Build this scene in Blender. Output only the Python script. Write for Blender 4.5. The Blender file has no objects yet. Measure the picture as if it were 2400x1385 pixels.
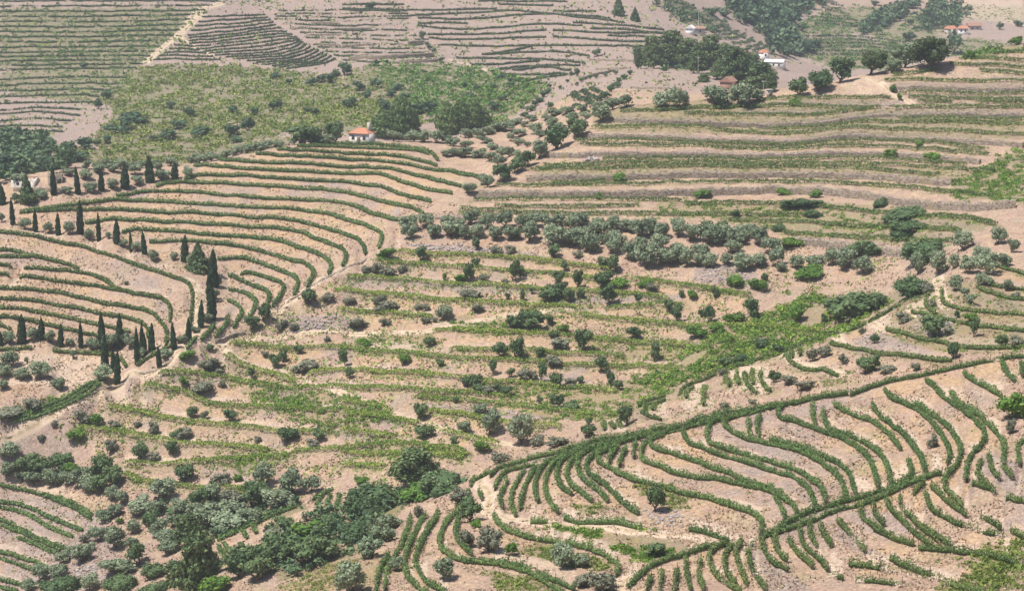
import bpy, math, random
import numpy as np
from mathutils import Vector

# ------------------------------------------------------------------ camera, sky, sun, exposure
FPX = 4640.0                      # focal length in photograph pixels (2400 x 1385)
PITCH = math.radians(11.5)
SUN_EL, SUN_AZ = math.radians(66), math.radians(-114)   # azimuth measured from +Y, clockwise
scene = bpy.context.scene
col = scene.collection
cam_data = bpy.data.cameras.new('camera')
cam_data.sensor_fit = 'HORIZONTAL'
cam_data.sensor_width = 36.0
cam_data.lens = 36.0 * FPX / 2400.0
cam_data.clip_start = 1.0
cam_data.clip_end = 12000.0
cam = bpy.data.objects.new('camera', cam_data)
cam.rotation_euler = (math.pi / 2 - PITCH, 0, 0)
col.objects.link(cam)
scene.camera = cam

world = bpy.data.worlds.new('World')
scene.world = world
world.use_nodes = True
wn = world.node_tree
wn.nodes.clear()
sky = wn.nodes.new('ShaderNodeTexSky')
sky.sky_type = 'NISHITA'
sky.sun_disc = False
sky.sun_elevation = SUN_EL
sky.sun_rotation = SUN_AZ
sky.altitude = 300
sky.dust_density = 1.6
bgn = wn.nodes.new('ShaderNodeBackground')
bgn.inputs['Strength'].default_value = 0.085
wo = wn.nodes.new('ShaderNodeOutputWorld')
wn.links.new(sky.outputs[0], bgn.inputs[0])
wn.links.new(bgn.outputs[0], wo.inputs[0])

sun_data = bpy.data.lights.new('sun', 'SUN')
sun_data.energy = 4.8
sun_data.angle = math.radians(0.53)
sun_data.color = (1.0, 0.955, 0.885)
sun = bpy.data.objects.new('sun', sun_data)
sdir = Vector((math.sin(SUN_AZ) * math.cos(SUN_EL), math.cos(SUN_AZ) * math.cos(SUN_EL), math.sin(SUN_EL)))
sun.rotation_euler = (-sdir).to_track_quat('-Z', 'Y').to_euler()
sun.location = (0, 0, 200)
col.objects.link(sun)

scene.view_settings.view_transform = 'Standard'
scene.view_settings.look = 'None'
scene.view_settings.gamma = 1.0
scene.view_settings.use_curve_mapping = False
scene.view_settings.exposure = 0.43
HAZE = 0.00014
scene.cycles.max_bounces = 6
scene.cycles.diffuse_bounces = 3
scene.cycles.transmission_bounces = 3
scene.cycles.volume_bounces = 1
scene.cycles.transparent_max_bounces = 4
# ------------------------------------------------------------------ terrain: a height field through surveyed points
CT, ST = math.cos(PITCH), math.sin(PITCH)
def ray_uv(px, py):
    """pixel of the survey photograph -> (x/y, z/y) of its line of sight"""
    a = (np.asarray(px, float) - 1200.0) / FPX
    b = (692.5 - np.asarray(py, float)) / FPX
    d = CT + b * ST
    return a / d, (-ST + b * CT) / d
def to_px(x, y, z):
    fwd = y * CT - z * ST
    up = y * ST + z * CT
    return 1200.0 + FPX * x / fwd, 692.5 - FPX * up / fwd

SURVEY = """
900,1385,250 1200,1385,245 1500,1385,241 1800,1385,237 2100,1385,231 2400,1385,222
950,1250,280 1100,1200,292 1300,1250,270 1500,1250,263 1800,1250,258 2100,1250,251 2400,1250,241
1130,1120,312 1300,1130,293 1500,1130,285 1700,1120,283 1900,1130,276 2100,1100,273 2300,1100,262 2400,1050,270
1240,1062,318 1500,1000,318 1700,962,318 1900,925,318 2100,880,320 2300,840,322 2400,820,325
1700,1040,298 2000,1000,297 2300,950,293 2700,1385,212 2700,1000,260 2700,760,335
700,1362,262 870,1285,285 980,1190,302
1500,985,362 1600,930,376 1700,900,385 1800,860,392 1900,810,398 2000,770,402 2100,730,405 2190,650,420
1700,935,370 1800,915,370 1900,880,374 2000,840,376 2100,850,362 2200,800,376 2300,760,380 2300,700,395 2400,720,388 2400,650,410 2300,640,415 2400,560,445 2300,560,448 2400,795,352
1950,740,455 1850,790,445 1700,840,440 1550,920,428 1400,985,415 1240,1040,405
1240,1000,412 1400,900,440 1600,800,455 1800,700,470 2000,640,478 2150,600,470
1000,900,440 1200,800,460 1400,700,480 1600,600,500 1800,560,508 2000,540,500 2200,520,485 2400,480,478
1000,700,488 1100,600,510 1300,550,520 1500,520,524 1700,500,526 2000,460,525 2300,440,512
1100,480,548 1300,440,548 1600,420,550 1900,400,552 2200,380,550 2400,360,545
1300,360,572 1500,320,577 1800,320,576 2100,310,574 2400,290,570
1480,250,596 1700,240,597 1900,222,598 2050,180,604 2200,150,608 2400,100,618
2700,400,540 2700,80,620 2700,620,420
800,1000,428 600,1000,435 400,1000,440 200,1000,447 600,1100,420 800,1100,412 400,1150,420 200,1150,428 0,1150,435 1000,1080,402 900,1180,388
800,1250,372 600,1300,372 400,1300,385 200,1300,395 0,1300,405 300,1385,372 0,1385,390 600,1385,352
500,900,460 700,850,465 300,930,456 800,720,490 600,790,479
0,1010,444 200,920,455 370,860,462 480,800,471 640,710,490 720,670,498 800,630,506 900,585,517 1000,520,535 1080,470,550
0,900,460 150,860,468 300,850,471 0,800,478 200,780,482 400,760,482 0,680,500 200,700,498 450,680,496 0,560,530 200,590,522 400,620,512 600,620,517 550,700,499
200,510,548 400,520,546 600,540,541 800,530,541 300,450,570 600,450,570 900,470,560 0,470,562 500,385,595 800,400,588 1000,410,580 800,335,618 1000,345,612 650,345,605 430,395,588 200,400,578 0,430,572 150,440,565
1100,400,590 1200,340,622 1300,290,645 1150,310,650 1050,325,640 1250,270,665 1380,250,650
1320,230,700 1420,220,720 1500,180,770 1420,180,790 1600,190,760 1650,170,800 1800,180,780 1750,210,740 1900,180,900
1250,200,800 1150,285,750 1000,290,760 900,300,740 850,250,800 1000,200,860 1100,160,900 800,170,900
600,310,760 450,350,740 300,360,730 450,250,830 600,200,880 400,170,910 650,150,930 100,390,690 0,360,720 150,320,770 0,300,790
0,200,890 200,200,890 0,100,950 300,100,960 0,0,1010 250,0,1015 450,0,1020 450,100,965 250,-150,1090 0,-150,1090 -300,100,950 -300,400,640 -300,700,500 -300,1000,450 -300,1300,400
600,100,970 750,150,940 600,20,1030 750,60,1000 700,-100,1100 900,130,950 1100,110,980 1300,170,930 1450,150,930 1000,40,1030 1300,60,1020 1450,90,1000 1500,60,1030 1200,0,1070 1000,-100,1130 1300,-100,1150
1500,10,1080 1600,20,1100 1700,80,1080 1800,110,1080 1650,60,1080 1850,150,1130 1950,130,1150 2000,80,1220 2050,30,1290 1850,30,1250 2150,110,1180 2200,60,1250 2300,90,1200 2350,60,1260 2350,10,1350 2000,-100,1420 2350,-100,1500 1750,0,1220 2700,0,1400
"""
pts = []
for tok in SURVEY.split():
    px, py, Y = map(float, tok.split(','))
    u, t = ray_uv(px, py)
    pts.append((u * Y, Y, t * Y))
def hid(px, Y, z):                # ground that the photograph does not show
    u, t = ray_uv(px, 700)
    pts.append((u * Y, Y, z))
for a in ((1240, 350, -107), (1500, 342, -99), (1700, 344, -95.5), (1900, 343, -92), (2100, 342, -87.5), (2400, 338, -80.5),
          (870, 330, -121), (700, 310, -120), (1700, 425, -108.5), (1950, 430, -99), (2100, 436, -92),
          (0, 610, -95), (300, 640, -98), (600, 670, -96), (850, 680, -94), (1100, 700, -96),
          (2200, 680, -75), (2400, 690, -70), (1900, 660, -77), (2200, 900, -95), (2400, 900, -92), (1950, 1000, -98), (2050, 800, -90)):
    hid(*a)
for a in ((-100, -80, 22), (100, -80, 22), (0, 0, -4), (-120, 0, -4), (120, 0, -4), (-60, 60, -40), (60, 60, -40), (0, 120, -76), (-70, 130, -84), (70, 130, -74),
          (-60, 190, -98), (-110, 300, -128), (-900, 2000, 40), (0, 2000, 60), (900, 2000, 40), (-400, 1500, 20), (100, 1600, 25), (-1000, 2900, 120), (1000, 2900, 120), (0, 2900, 130)):
    pts.append(a)
P = np.array(pts, float)
S = 100.0
def tps_phi(d2):
    return 0.5 * d2 * np.log(d2 + 1e-12)
A = P[:, :2] / S
d2 = ((A[:, None] - A[None]) ** 2).sum(-1)
n = len(P)
K = np.zeros((n + 3, n + 3))
K[:n, :n] = tps_phi(d2) + np.eye(n) * 0.0006
K[:n, n] = 1; K[:n, n + 1:] = A
K[n:, :n] = K[:n, n:].T
rhs = np.zeros(n + 3); rhs[:n] = P[:, 2]
W = np.linalg.solve(K, rhs)
def base_z(X, Y):
    sh = X.shape
    q = np.stack([X.ravel(), Y.ravel()], 1) / S
    out = np.empty(len(q))
    for i in range(0, len(q), 20000):
        c = q[i:i + 20000]
        dd = ((c[:, None, 0] - A[None, :, 0]) ** 2 + (c[:, None, 1] - A[None, :, 1]) ** 2)
        out[i:i + 20000] = tps_phi(dd) @ W[:n] + W[n] + c @ W[n + 1:]
    return out.reshape(sh)

def seg(a, b, s):
    return np.arange(a, b, s)
YS = np.concatenate([seg(25, 195, 5.0), seg(195, 330, 0.42), seg(330, 625, 0.72), seg(625, 1120, 2.6), seg(1120, 1560, 7), seg(1560, 3000, 60)])
US = np.concatenate([seg(-0.46, -0.279, 0.012), np.linspace(-0.278, 0.278, 410), seg(0.29, 0.46, 0.012)])
# the smooth spline is evaluated on a thinner grid and interpolated
YC = np.concatenate([seg(25, 195, 10.0), seg(195, 640, 3.0), seg(640, 1600, 9.0), seg(1600, 3100, 100)])
UC = np.linspace(-0.47, 0.47, 190)
ZC = base_z(UC[None, :] * YC[:, None], np.repeat(YC[:, None], len(UC), 1))
def bil(Z, ys, us, y, u):
    i = np.clip(np.searchsorted(ys, y) - 1, 0, len(ys) - 2)
    j = np.clip(np.searchsorted(us, u) - 1, 0, len(us) - 2)
    fy = np.clip((y - ys[i]) / (ys[i + 1] - ys[i]), 0, 1)
    fu = np.clip((u - us[j]) / (us[j + 1] - us[j]), 0, 1)
    return (Z[i, j] * (1 - fy) * (1 - fu) + Z[i + 1, j] * fy * (1 - fu) + Z[i, j + 1] * (1 - fy) * fu + Z[i + 1, j + 1] * fy * fu)
YG, UG = np.meshgrid(YS, US, indexing='ij')
XG = YG * UG
ZG = bil(ZC, YC, UC, YG.ravel(), UG.ravel()).reshape(YG.shape)
TG = np.maximum.accumulate(ZG / YG, axis=0)
def hit(px, py, ymin=0.0, ymax=1e9):
    """where a line of sight of the survey photograph meets the ground (x, y)"""
    u, t = ray_uv(px, py)
    u = np.atleast_1d(u); t = np.atleast_1d(t)
    out = np.empty((len(u), 2))
    j = np.clip(np.rint(np.interp(u, US, np.arange(len(US)))).astype(int), 0, len(US) - 1)
    for k in range(len(u)):
        c = TG[:, j[k]]
        tt = t[k]
        for it in range(60):
            i = int(np.searchsorted(c, tt))
            if i >= len(YS): y = YS[-1]
            elif i == 0: y = YS[0]
            else:
                f = (tt - c[i - 1]) / max(c[i] - c[i - 1], 1e-9)
                y = YS[i - 1] + f * (YS[i] - YS[i - 1])
            if y > ymax: tt -= 2.0 / FPX
            elif y < ymin: tt += 2.0 / FPX
            else: break
        out[k] = (u[k] * y, y)
    return out
def ground(x, y):
    x = np.asarray(x, float); y = np.asarray(y, float)
    return bil(ZG, YS, US, y, x / y)
# ------------------------------------------------------------------ survey of the planting (photograph pixels)
# block > list of rows; every row is one line of vines on its own terrace
ROWS = {
'bulb': """747,332 800,334 900,338 970,345 1012,358 1028,375
693,340 800,342 920,347 975,352 1008,361
647,348 800,356 900,361 960,368 1005,380 1027,390
597,360 800,370 917,377 1000,393 1067,403 1127,415
510,373 800,388 933,397 983,410 1033,423 1083,435
450,386 800,405 900,408 940,423 1000,440 1063,453
430,420 483,408 650,415 800,425 883,433 950,455 1013,470
363,437 400,428 480,425 650,435 800,447 857,460 927,477 980,490 995,502
270,458 340,448 467,449 600,461 800,473 867,497 940,517
43,497 97,488 233,470 300,468 467,477 667,487 767,497 800,508 867,530 897,550 885,577
60,494 177,490 300,492 500,500 667,513 733,525 800,545 847,563 857,592
197,523 250,514 333,515 533,525 683,538 750,560 800,578 813,597 800,622
283,543 317,537 433,542 600,555 667,567 733,587 767,603 778,623 767,643
347,565 467,565 600,582 667,603 717,618 737,637 717,673
507,605 567,602 617,617 683,642 700,657 688,687
560,640 583,635 650,657 667,670 637,718
533,637 583,660 627,680 633,693 620,723
532,675 567,682 600,700 600,713 572,750
530,700 560,710 568,727 545,762
532,733 535,750 502,783
505,758 470,793
460,788 437,808""",
'lower': """0,542 100,557 217,583 300,610 383,640 433,657 450,677 450,720 443,770 427,788
0,582 33,585 73,597 133,608 187,627
0,597 43,598 73,600
0,618 30,620
53,623 167,632 227,643 267,667 283,673
0,641 23,642
43,643 133,655 267,673 333,687 383,697 400,720 397,755
0,673 100,678 233,705 333,722 367,740 390,770 393,787 387,805
0,697 100,705 233,730 317,747 347,767 347,790
0,718 77,725 200,750 283,767 307,777
0,740 67,747 167,770 233,780
0,760 27,767
0,817 78,815
120,817 233,825 283,837 297,857
317,853 367,823 403,803""",
'mid': """927,583 1000,592 1133,597 1233,603 1300,612 1433,627
883,605 1033,620 1167,627 1267,635 1400,650
810,643 933,650 1033,660 1200,667 1333,677 1467,683 1567,693
1483,647 1600,665 1700,680 1760,688
800,675 933,690 1100,703 1233,710 1367,713
1417,717 1500,712 1600,705
800,723 933,733 1017,737
1350,730 1433,743 1600,757 1760,760 1930,773
1013,767 1133,773 1300,780 1433,793 1600,805
540,797 667,813 800,812 933,823 1100,837 1233,843 1367,850 1600,860
1050,817 1167,813 1333,823 1467,830
527,823 567,850 650,877 697,890
717,873 800,864 933,868 1083,882 1200,893 1333,903 1450,915
370,868 467,870 567,890 667,903 800,903 933,908 1067,917 1200,925
337,893 433,917 500,942 633,950 800,958
253,950 333,962 433,980 567,993 667,1005 767,1005
180,997 267,1005 350,1022 433,1032 533,1038 630,1050
290,1080 417,1080 567,1070 683,1065
687,1053 800,1045 893,1035 1000,1040 1067,1048 1097,1068
290,1102 333,1122 433,1135 567,1142 683,1165
800,935 867,945 917,958
800,965 900,975 980,988
800,1002 927,1018
977,925 1100,935 1233,948 1333,962 1467,968
1003,955 1133,975 1200,992 1317,995
1030,1005 1100,1022 1167,1038
800,1048 867,1058 933,1058 1093,1068
800,1082 900,1092""",
'near': """1147,1112 1167,1092 1217,1075 1243,1066 1300,1050 1400,1028 1500,1008 1600,988 1700,968 1800,950 1900,931 1990,911
1990,915 2067,893 2167,870 2283,848 2400,830
1158,1142 1170,1112 1200,1092 1283,1070 1367,1043 1467,1023 1600,999 1733,968 1833,945
1210,1205 1197,1172 1203,1138 1217,1112 1230,1088
1180,1188 1170,1172 1180,1138 1190,1112
1218,1188 1223,1158 1240,1112 1260,1085
1262,1172 1253,1145 1260,1105 1283,1077 1333,1056 1383,1040
1310,1198 1283,1162 1277,1122 1290,1088 1317,1067 1367,1050
1343,1155 1313,1132 1303,1105 1313,1077 1340,1059 1400,1040
1390,1165 1367,1152 1337,1128 1327,1102 1340,1074 1362,1056
1427,1168 1400,1142 1367,1118 1353,1092 1353,1070 1373,1050 1433,1030
1500,1198 1460,1172 1427,1138 1387,1112 1373,1092 1380,1070 1417,1042 1467,1026
1500,1018 1450,1034 1410,1053 1397,1068 1433,1092 1483,1118 1550,1132 1600,1148 1667,1162 1733,1182 1777,1205 1788,1225 1780,1245
1427,1078 1430,1058 1453,1037
1450,1088 1457,1058 1470,1040
1487,1062 1483,1042 1493,1025
1600,992 1523,1020 1507,1038 1503,1066 1550,1088 1600,1105 1700,1122 1800,1145 1850,1172 1870,1195
1560,1010 1523,1024 1530,1042 1600,1062 1667,1090 1733,1115 1800,1137 1833,1155
1813,1155 1830,1182 1840,1208
1750,955 1683,964 1617,986 1600,1002 1610,1028 1650,1045 1733,1072 1833,1102 1877,1122 1900,1152 1912,1182
1700,972 1662,990 1658,1015 1660,1032 1733,1055 1833,1085 1880,1105 1920,1132 1937,1172
1833,943 1750,962 1707,975 1693,988 1710,1002 1783,1028 1833,1042 1900,1065 1950,1098 1980,1138 1980,1165
1755,975 1753,1000 1765,1018
1785,965 1773,985 1780,1015
1800,1022 1900,1052 1960,1078 1993,1112 2007,1155
1900,930 1840,944 1820,957 1827,972 1877,985 1933,1005 1983,1025 2027,1058 2047,1095 2060,1135
1905,935 1905,965 1915,988
1930,945 1930,965 1947,998 2000,1018 2050,1048 2077,1085 2090,1125
1953,932 1963,945 1990,962 2043,982 2083,1015 2113,1048
2127,1075 2137,1102 2120,1122 2083,1138
2045,930 2047,948 2067,975 2117,1012 2150,1055 2170,1098
2070,905 2100,930 2167,968 2210,1018 2227,1065 2218,1078
2143,938 2183,965 2223,995 2250,1042 2247,1072 2220,1098 2210,1128
2167,880 2187,900 2210,922 2267,965 2303,1002 2307,1028 2270,1068 2263,1108
2225,905 2243,935 2293,968 2333,1008 2353,1035 2350,1085
2257,862 2283,890 2350,922
2347,835 2353,860 2380,893
2393,853 2396,880
2400,1022 2383,1042 2393,1072
1787,1252 1877,1202 1983,1165 2093,1132 2133,1112 2137,1085
1797,1247 1883,1220 1967,1187 2067,1154 2167,1113 2210,1092
1467,1368 1533,1318 1600,1295 1663,1278 1710,1262
1613,1232 1667,1245 1710,1258""",
'below': """1710,1262 1670,1285 1660,1305 1677,1335 1707,1362 1740,1382
1718,1270 1697,1302 1703,1332 1727,1362
1740,1258 1723,1292 1737,1328 1753,1362
1773,1258 1753,1282 1760,1318 1780,1355 1797,1382
1783,1252 1793,1288 1817,1315 1850,1332
1817,1242 1817,1272 1847,1308
1847,1255 1877,1295 1907,1325
1873,1228 1880,1262 1913,1298 1943,1328
1900,1217 1897,1245 1917,1275
1923,1222 1927,1245 1950,1278
1960,1215 1993,1248 2030,1288
2017,1172 2023,1212 2083,1248 2133,1268
2047,1165 2050,1200 2075,1225
2080,1155 2080,1178 2133,1232 2190,1278
2110,1152 2110,1178 2140,1212 2200,1262
2140,1152 2167,1122
2167,1142 2183,1185 2233,1215 2293,1238 2353,1248
2180,1128 2217,1162 2267,1202
2297,1205 2350,1232
2367,1235 2400,1252
2303,1067 2291,1086 2295,1107 2314,1126 2333,1148
2317,1060 2322,1086 2345,1112
2353,1084 2372,1110
2276,1117 2310,1134 2336,1142
2211,1128 2222,1143 2238,1160 2258,1175
2045,1234 2076,1246 2107,1258 2143,1270
2162,1231 2195,1248 2230,1270
2357,1155 2397,1168
1987,1312 2067,1322 2183,1342 2250,1368 2310,1385
1933,1338 1980,1345
2003,1348 2060,1355 2117,1362
2083,1302 2133,1322 2183,1338
2150,1275 2233,1285 2333,1298 2400,1315
1607,1302 1610,1342 1620,1382
1643,1302 1637,1335 1650,1382
1513,1382 1527,1342
1547,1382 1550,1328
1580,1385 1587,1325""",
'corner': """1100,1142 1087,1175 1047,1218 1030,1255 1033,1278 1067,1302 1167,1315 1233,1335 1320,1378
1083,1308 1200,1312 1283,1345 1350,1372
1000,1198 980,1232 957,1275 947,1325 967,1358 1007,1385
1027,1188 1017,1218 997,1245 977,1288 973,1318 1000,1355 1050,1382
1077,1208 1067,1245 1083,1275 1110,1295
1123,1145 1130,1168
913,1288 890,1332 880,1382
963,1202 953,1245 933,1285 910,1325 900,1378
1103,1135 1107,1114 1150,1097
1157,1205 1167,1222 1217,1252 1300,1262 1383,1278 1433,1302 1450,1322 1443,1345
1320,1205 1367,1218 1433,1218 1507,1232
1243,1215 1283,1215""",
'upper': """2223,147 2300,150 2400,155
2293,164 2400,172
2287,134 2340,137 2400,141
2317,122 2400,120
2090,174 2140,170 2200,162
2070,187 2200,190 2400,193
2103,213 2250,215 2400,215
2127,227 2267,229 2400,230
2147,238 2233,239
2290,238 2400,240
2090,253 2267,253 2400,252
1453,262 1533,258 1617,252 1717,250 1900,247 2067,252
1783,232 1850,230 1960,228 2090,229
1600,264 1733,267 1867,268 1967,262 2033,254
2113,273 2250,274 2400,274
1800,297 1900,293 2033,282 2167,283 2400,289
1387,297 1467,293 1600,294 1683,300 1767,311 1867,310 1967,300 2067,301 2200,307 2400,314
1347,328 1467,327 1600,328 1767,333 1900,333 2033,327 2167,328 2317,347
1360,337 1433,340 1600,340 1700,345 1833,348 2033,342 2167,348 2320,360
1410,370 1600,367 1783,372 2033,368 2267,383
1273,390 1367,383 1600,380 1800,382 2000,380 2167,390 2333,400
1240,397 1400,393 1600,390 1800,390 2000,393 2200,407
1290,427 1420,417
1160,433 1233,435 1367,430 1600,428 1833,423 2000,430 2167,443 2333,457
1107,465 1300,463 1600,467
1160,482 1300,484 1500,480
1600,475 1767,473 1933,483 2100,500 2267,510 2333,523
1077,487 1167,493 1300,498 1600,500 1767,501 1900,504
1080,499 1120,503 1167,508
1700,513 1867,520 2067,530 2167,532 2250,540
1833,543 1967,555 2100,562 2233,563""",
'spur': """2287,667 2333,687 2400,700
2207,677 2210,707 2250,723 2300,730 2400,737
2133,727 2167,737 2250,753 2333,767 2400,773
2073,770 2167,793 2267,810 2400,813
1943,800 2017,820 2133,833 2233,840
1830,823 1853,847 1883,860 1967,877
1706,863 1698,878 1702,897 1712,907
1729,863 1723,880 1733,903
1744,872 1746,892 1762,911 1777,920
1765,865 1760,886 1767,897
1785,865 1781,880 1790,903 1810,915
1708,861 1754,847 1806,830
1587,926 1596,909 1619,897 1660,882 1679,872
1608,930 1610,917 1625,905
1648,947 1648,922 1656,905
1498,951 1500,945 1525,934 1562,924
1512,963 1515,949 1529,942
1529,963 1533,947 1562,934
1498,967 1525,976 1554,982
1415,986 1417,1005
1431,992 1440,1007
1448,986 1458,1003
1806,830 1900,797 2017,760 2100,717 2183,687
2171,690 2172,720 2195,735
2300,650 2340,668 2400,676
2330,620 2400,640
1850,812 1858,835
1872,808 1875,830""",
'orchard': """17,983 100,957 177,927 232,884
30,986 110,962 185,933 238,891
8,976 95,951 170,920 226,879
0,1135 83,1152 150,1178 217,1212
100,1155 160,1172 217,1205
0,1173 67,1185 110,1205 197,1242
0,1185 67,1202 100,1222 173,1258
0,1215 43,1232 100,1262 157,1285
0,1227 67,1252 143,1288
40,1255 133,1295
0,1290 67,1308 113,1325
0,1305 80,1332
0,1355 53,1368
0,1372 43,1382
507,1265 600,1222 697,1185
510,1260 595,1217 690,1180
510,1272 537,1318
523,1268 547,1302
567,1238 580,1258
593,1225 600,1245
730,1172 783,1138
753,1158 743,1185
777,1155 763,1182
797,1155 787,1192""",
'farleft': """0,187 67,182 180,180 300,182
0,200 90,196 200,195 290,197
0,214 90,211 200,208 260,212
0,228 90,224 200,222 240,226
0,243 90,240 200,240 228,243
0,258 90,252 190,257
0,268 90,262 190,270
0,284 80,278 170,283
0,296 60,293 150,297
40,308 100,305 150,308
60,318 120,317""",
'fardark': '', 'farpink': """800,10 950,10
800,21 1033,23 1167,20
950,37 1133,28 1217,25 1333,37 1467,53
977,42 1100,45 1233,33 1300,33
977,53 1100,55
977,58 1050,67 1167,65 1267,55 1367,60
1000,80 1133,80 1283,70
1003,88 1067,92 1283,87
1293,70 1433,77 1567,77
1293,85 1433,95 1567,97
1023,105 1133,108 1300,107 1533,108
1127,128 1200,118 1250,108
1133,128 1300,120 1383,130
1067,135 1183,137 1300,140 1363,147
1103,152 1200,148 1267,142
1160,165 1233,155 1363,153
1200,165 1283,158 1340,165
1177,177 1333,173
1200,188 1283,187 1333,192
1117,2 1333,3
1167,10 1300,13
1293,25 1400,27
1323,33 1433,43
1340,52 1460,60 1560,70
1380,66 1480,70 1570,80
1420,83 1500,85 1560,90""",
'farterrace': '', 'farvalley': """1647,70 1710,60
1660,75 1733,72
1667,83 1750,80
1680,90 1767,90
1710,102 1787,97
1747,113 1807,100
1760,120 1817,107
1767,125 1813,125
1600,30 1630,33
1600,50 1640,40
1600,18 1625,20
1940,7 1977,15
1935,16 1985,24
1930,24 1995,33
1922,33 2000,42
1915,41 2010,49
1908,49 2018,56
1906,57 2024,63
1867,85 2017,87 2127,100
1870,93 2017,95 2130,107
1875,101 2017,102 2120,112
1880,110 2017,110 2110,117
1885,118 2000,120 2100,122
1890,127 2000,128 2080,130
1340,225 1380,240
1330,218 1400,245
1350,212 1410,235
1370,205 1420,222
1340,245 1380,252""",
}
def lerp_rows(guides, n):
    """rows laid out evenly between neighbouring surveyed rows"""
    g = [np.array([list(map(float, q.split(','))) for q in l.split()]) for l in guides]
    def rs(c):
        s = np.concatenate([[0], np.cumsum(np.hypot(*np.diff(c, axis=0).T))]); t = np.linspace(0, s[-1], 9)
        return np.stack([np.interp(t, s, c[:, 0]), np.interp(t, s, c[:, 1])], 1)
    g = [rs(c) for c in g]; out = []
    for a, b in zip(g[:-1], g[1:]):
        for k in range(n): out.append(a + (b - a) * k / n)
    out.append(g[-1])
    return out
FARDARK = lerp_rows(["470,40 540,38 625,35", "437,83 567,70 650,57", "443,110 567,97 667,83 700,90", "500,130 633,123 690,110 712,97", "600,147 700,140 750,117", "667,162 750,152 790,135"], 4)
FARLEFT = lerp_rows(["0,3 250,2 515,2", "0,62 200,64 440,56", "0,123 200,121 365,121", "0,174 100,171 320,168"], 5)
FARTERR = lerp_rows(['650,25 800,24 960,27', '640,45 800,50 960,42', '700,75 850,82 985,85', '740,110 880,114 1000,114', '800,140 900,146 1030,140'], 3)
FARSMALL = lerp_rows(["420,97 437,100", "355,140 420,138 520,140"], 5)

WALLS = """2097,203 2250,206 2400,208;1.6
1787,245 1873,241 2000,243 2110,246;1.0
1733,262 1830,262 1930,263;0.9
1437,280 1600,286 1767,292 1900,289 2000,276 2100,268 2400,267;1.7
1363,319 1600,323 1733,331 1867,332 1967,321 2033,319 2167,326 2333,335 2400,343;1.7
1277,366 1400,363 1600,362 1800,366 2000,362 2167,368 2300,378;1.7
1233,418 1400,415 1600,412 1900,410 2033,417 2233,432;1.9
1120,455 1333,456 1600,453 1867,448 2000,457 2133,480 2300,489 2383,482;2.2
1860,566 2000,580 2130,598;2.0
2250,148 2400,150;0.6"""
FARWALLS = """680,69 770,69;1.2
727,55 800,57;1.2
715,82 800,84;1.2
735,104 800,106;1.2
800,72 873,70;1.5
800,110 877,107;1.5
953,104 997,99;2.0
820,140 900,137 1020,131;2.0
910,150 1035,143;1.2
1380,143 1500,144;1.2
1395,165 1480,163;1.2
1480,207 1600,210;0.8
1360,187 1440,170;1.4"""
TRACKS = """460,794 533,797 667,783 800,775 1000,770 1100,745 1230,730 1367,717;1.6
520,807 567,840 650,873 750,903 850,935 967,978 1100,1022 1217,1047;1.8
440,655 462,680 466,710 460,750 455,775 430,812 390,845 340,868 285,873;3.0
812,622 720,678 655,722 590,760;2.2
1140,1112 1119,1128 1150,1158 1143,1198 1200,1218 1333,1232 1500,1245 1600,1257 1680,1270;2.6
1440,1385 1480,1350;3.2
2032,184 2065,198 2100,223 2140,247;2.2
520,7 463,30 417,83 367,123 340,150;3.4
480,33 423,83 443,103 500,130;2.6
1053,140 1105,155 1150,167;3.0
2197,647 2207,693 2233,723;2.2
2133,722 2160,742;2.4
2040,753 2075,777;2.4
1950,790 1985,808;2.4
1838,815 1855,845 1900,860 1980,882;2.2
1727,875 1740,905;1.8
0,1025 90,985 190,935 290,890;2.0"""
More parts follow.
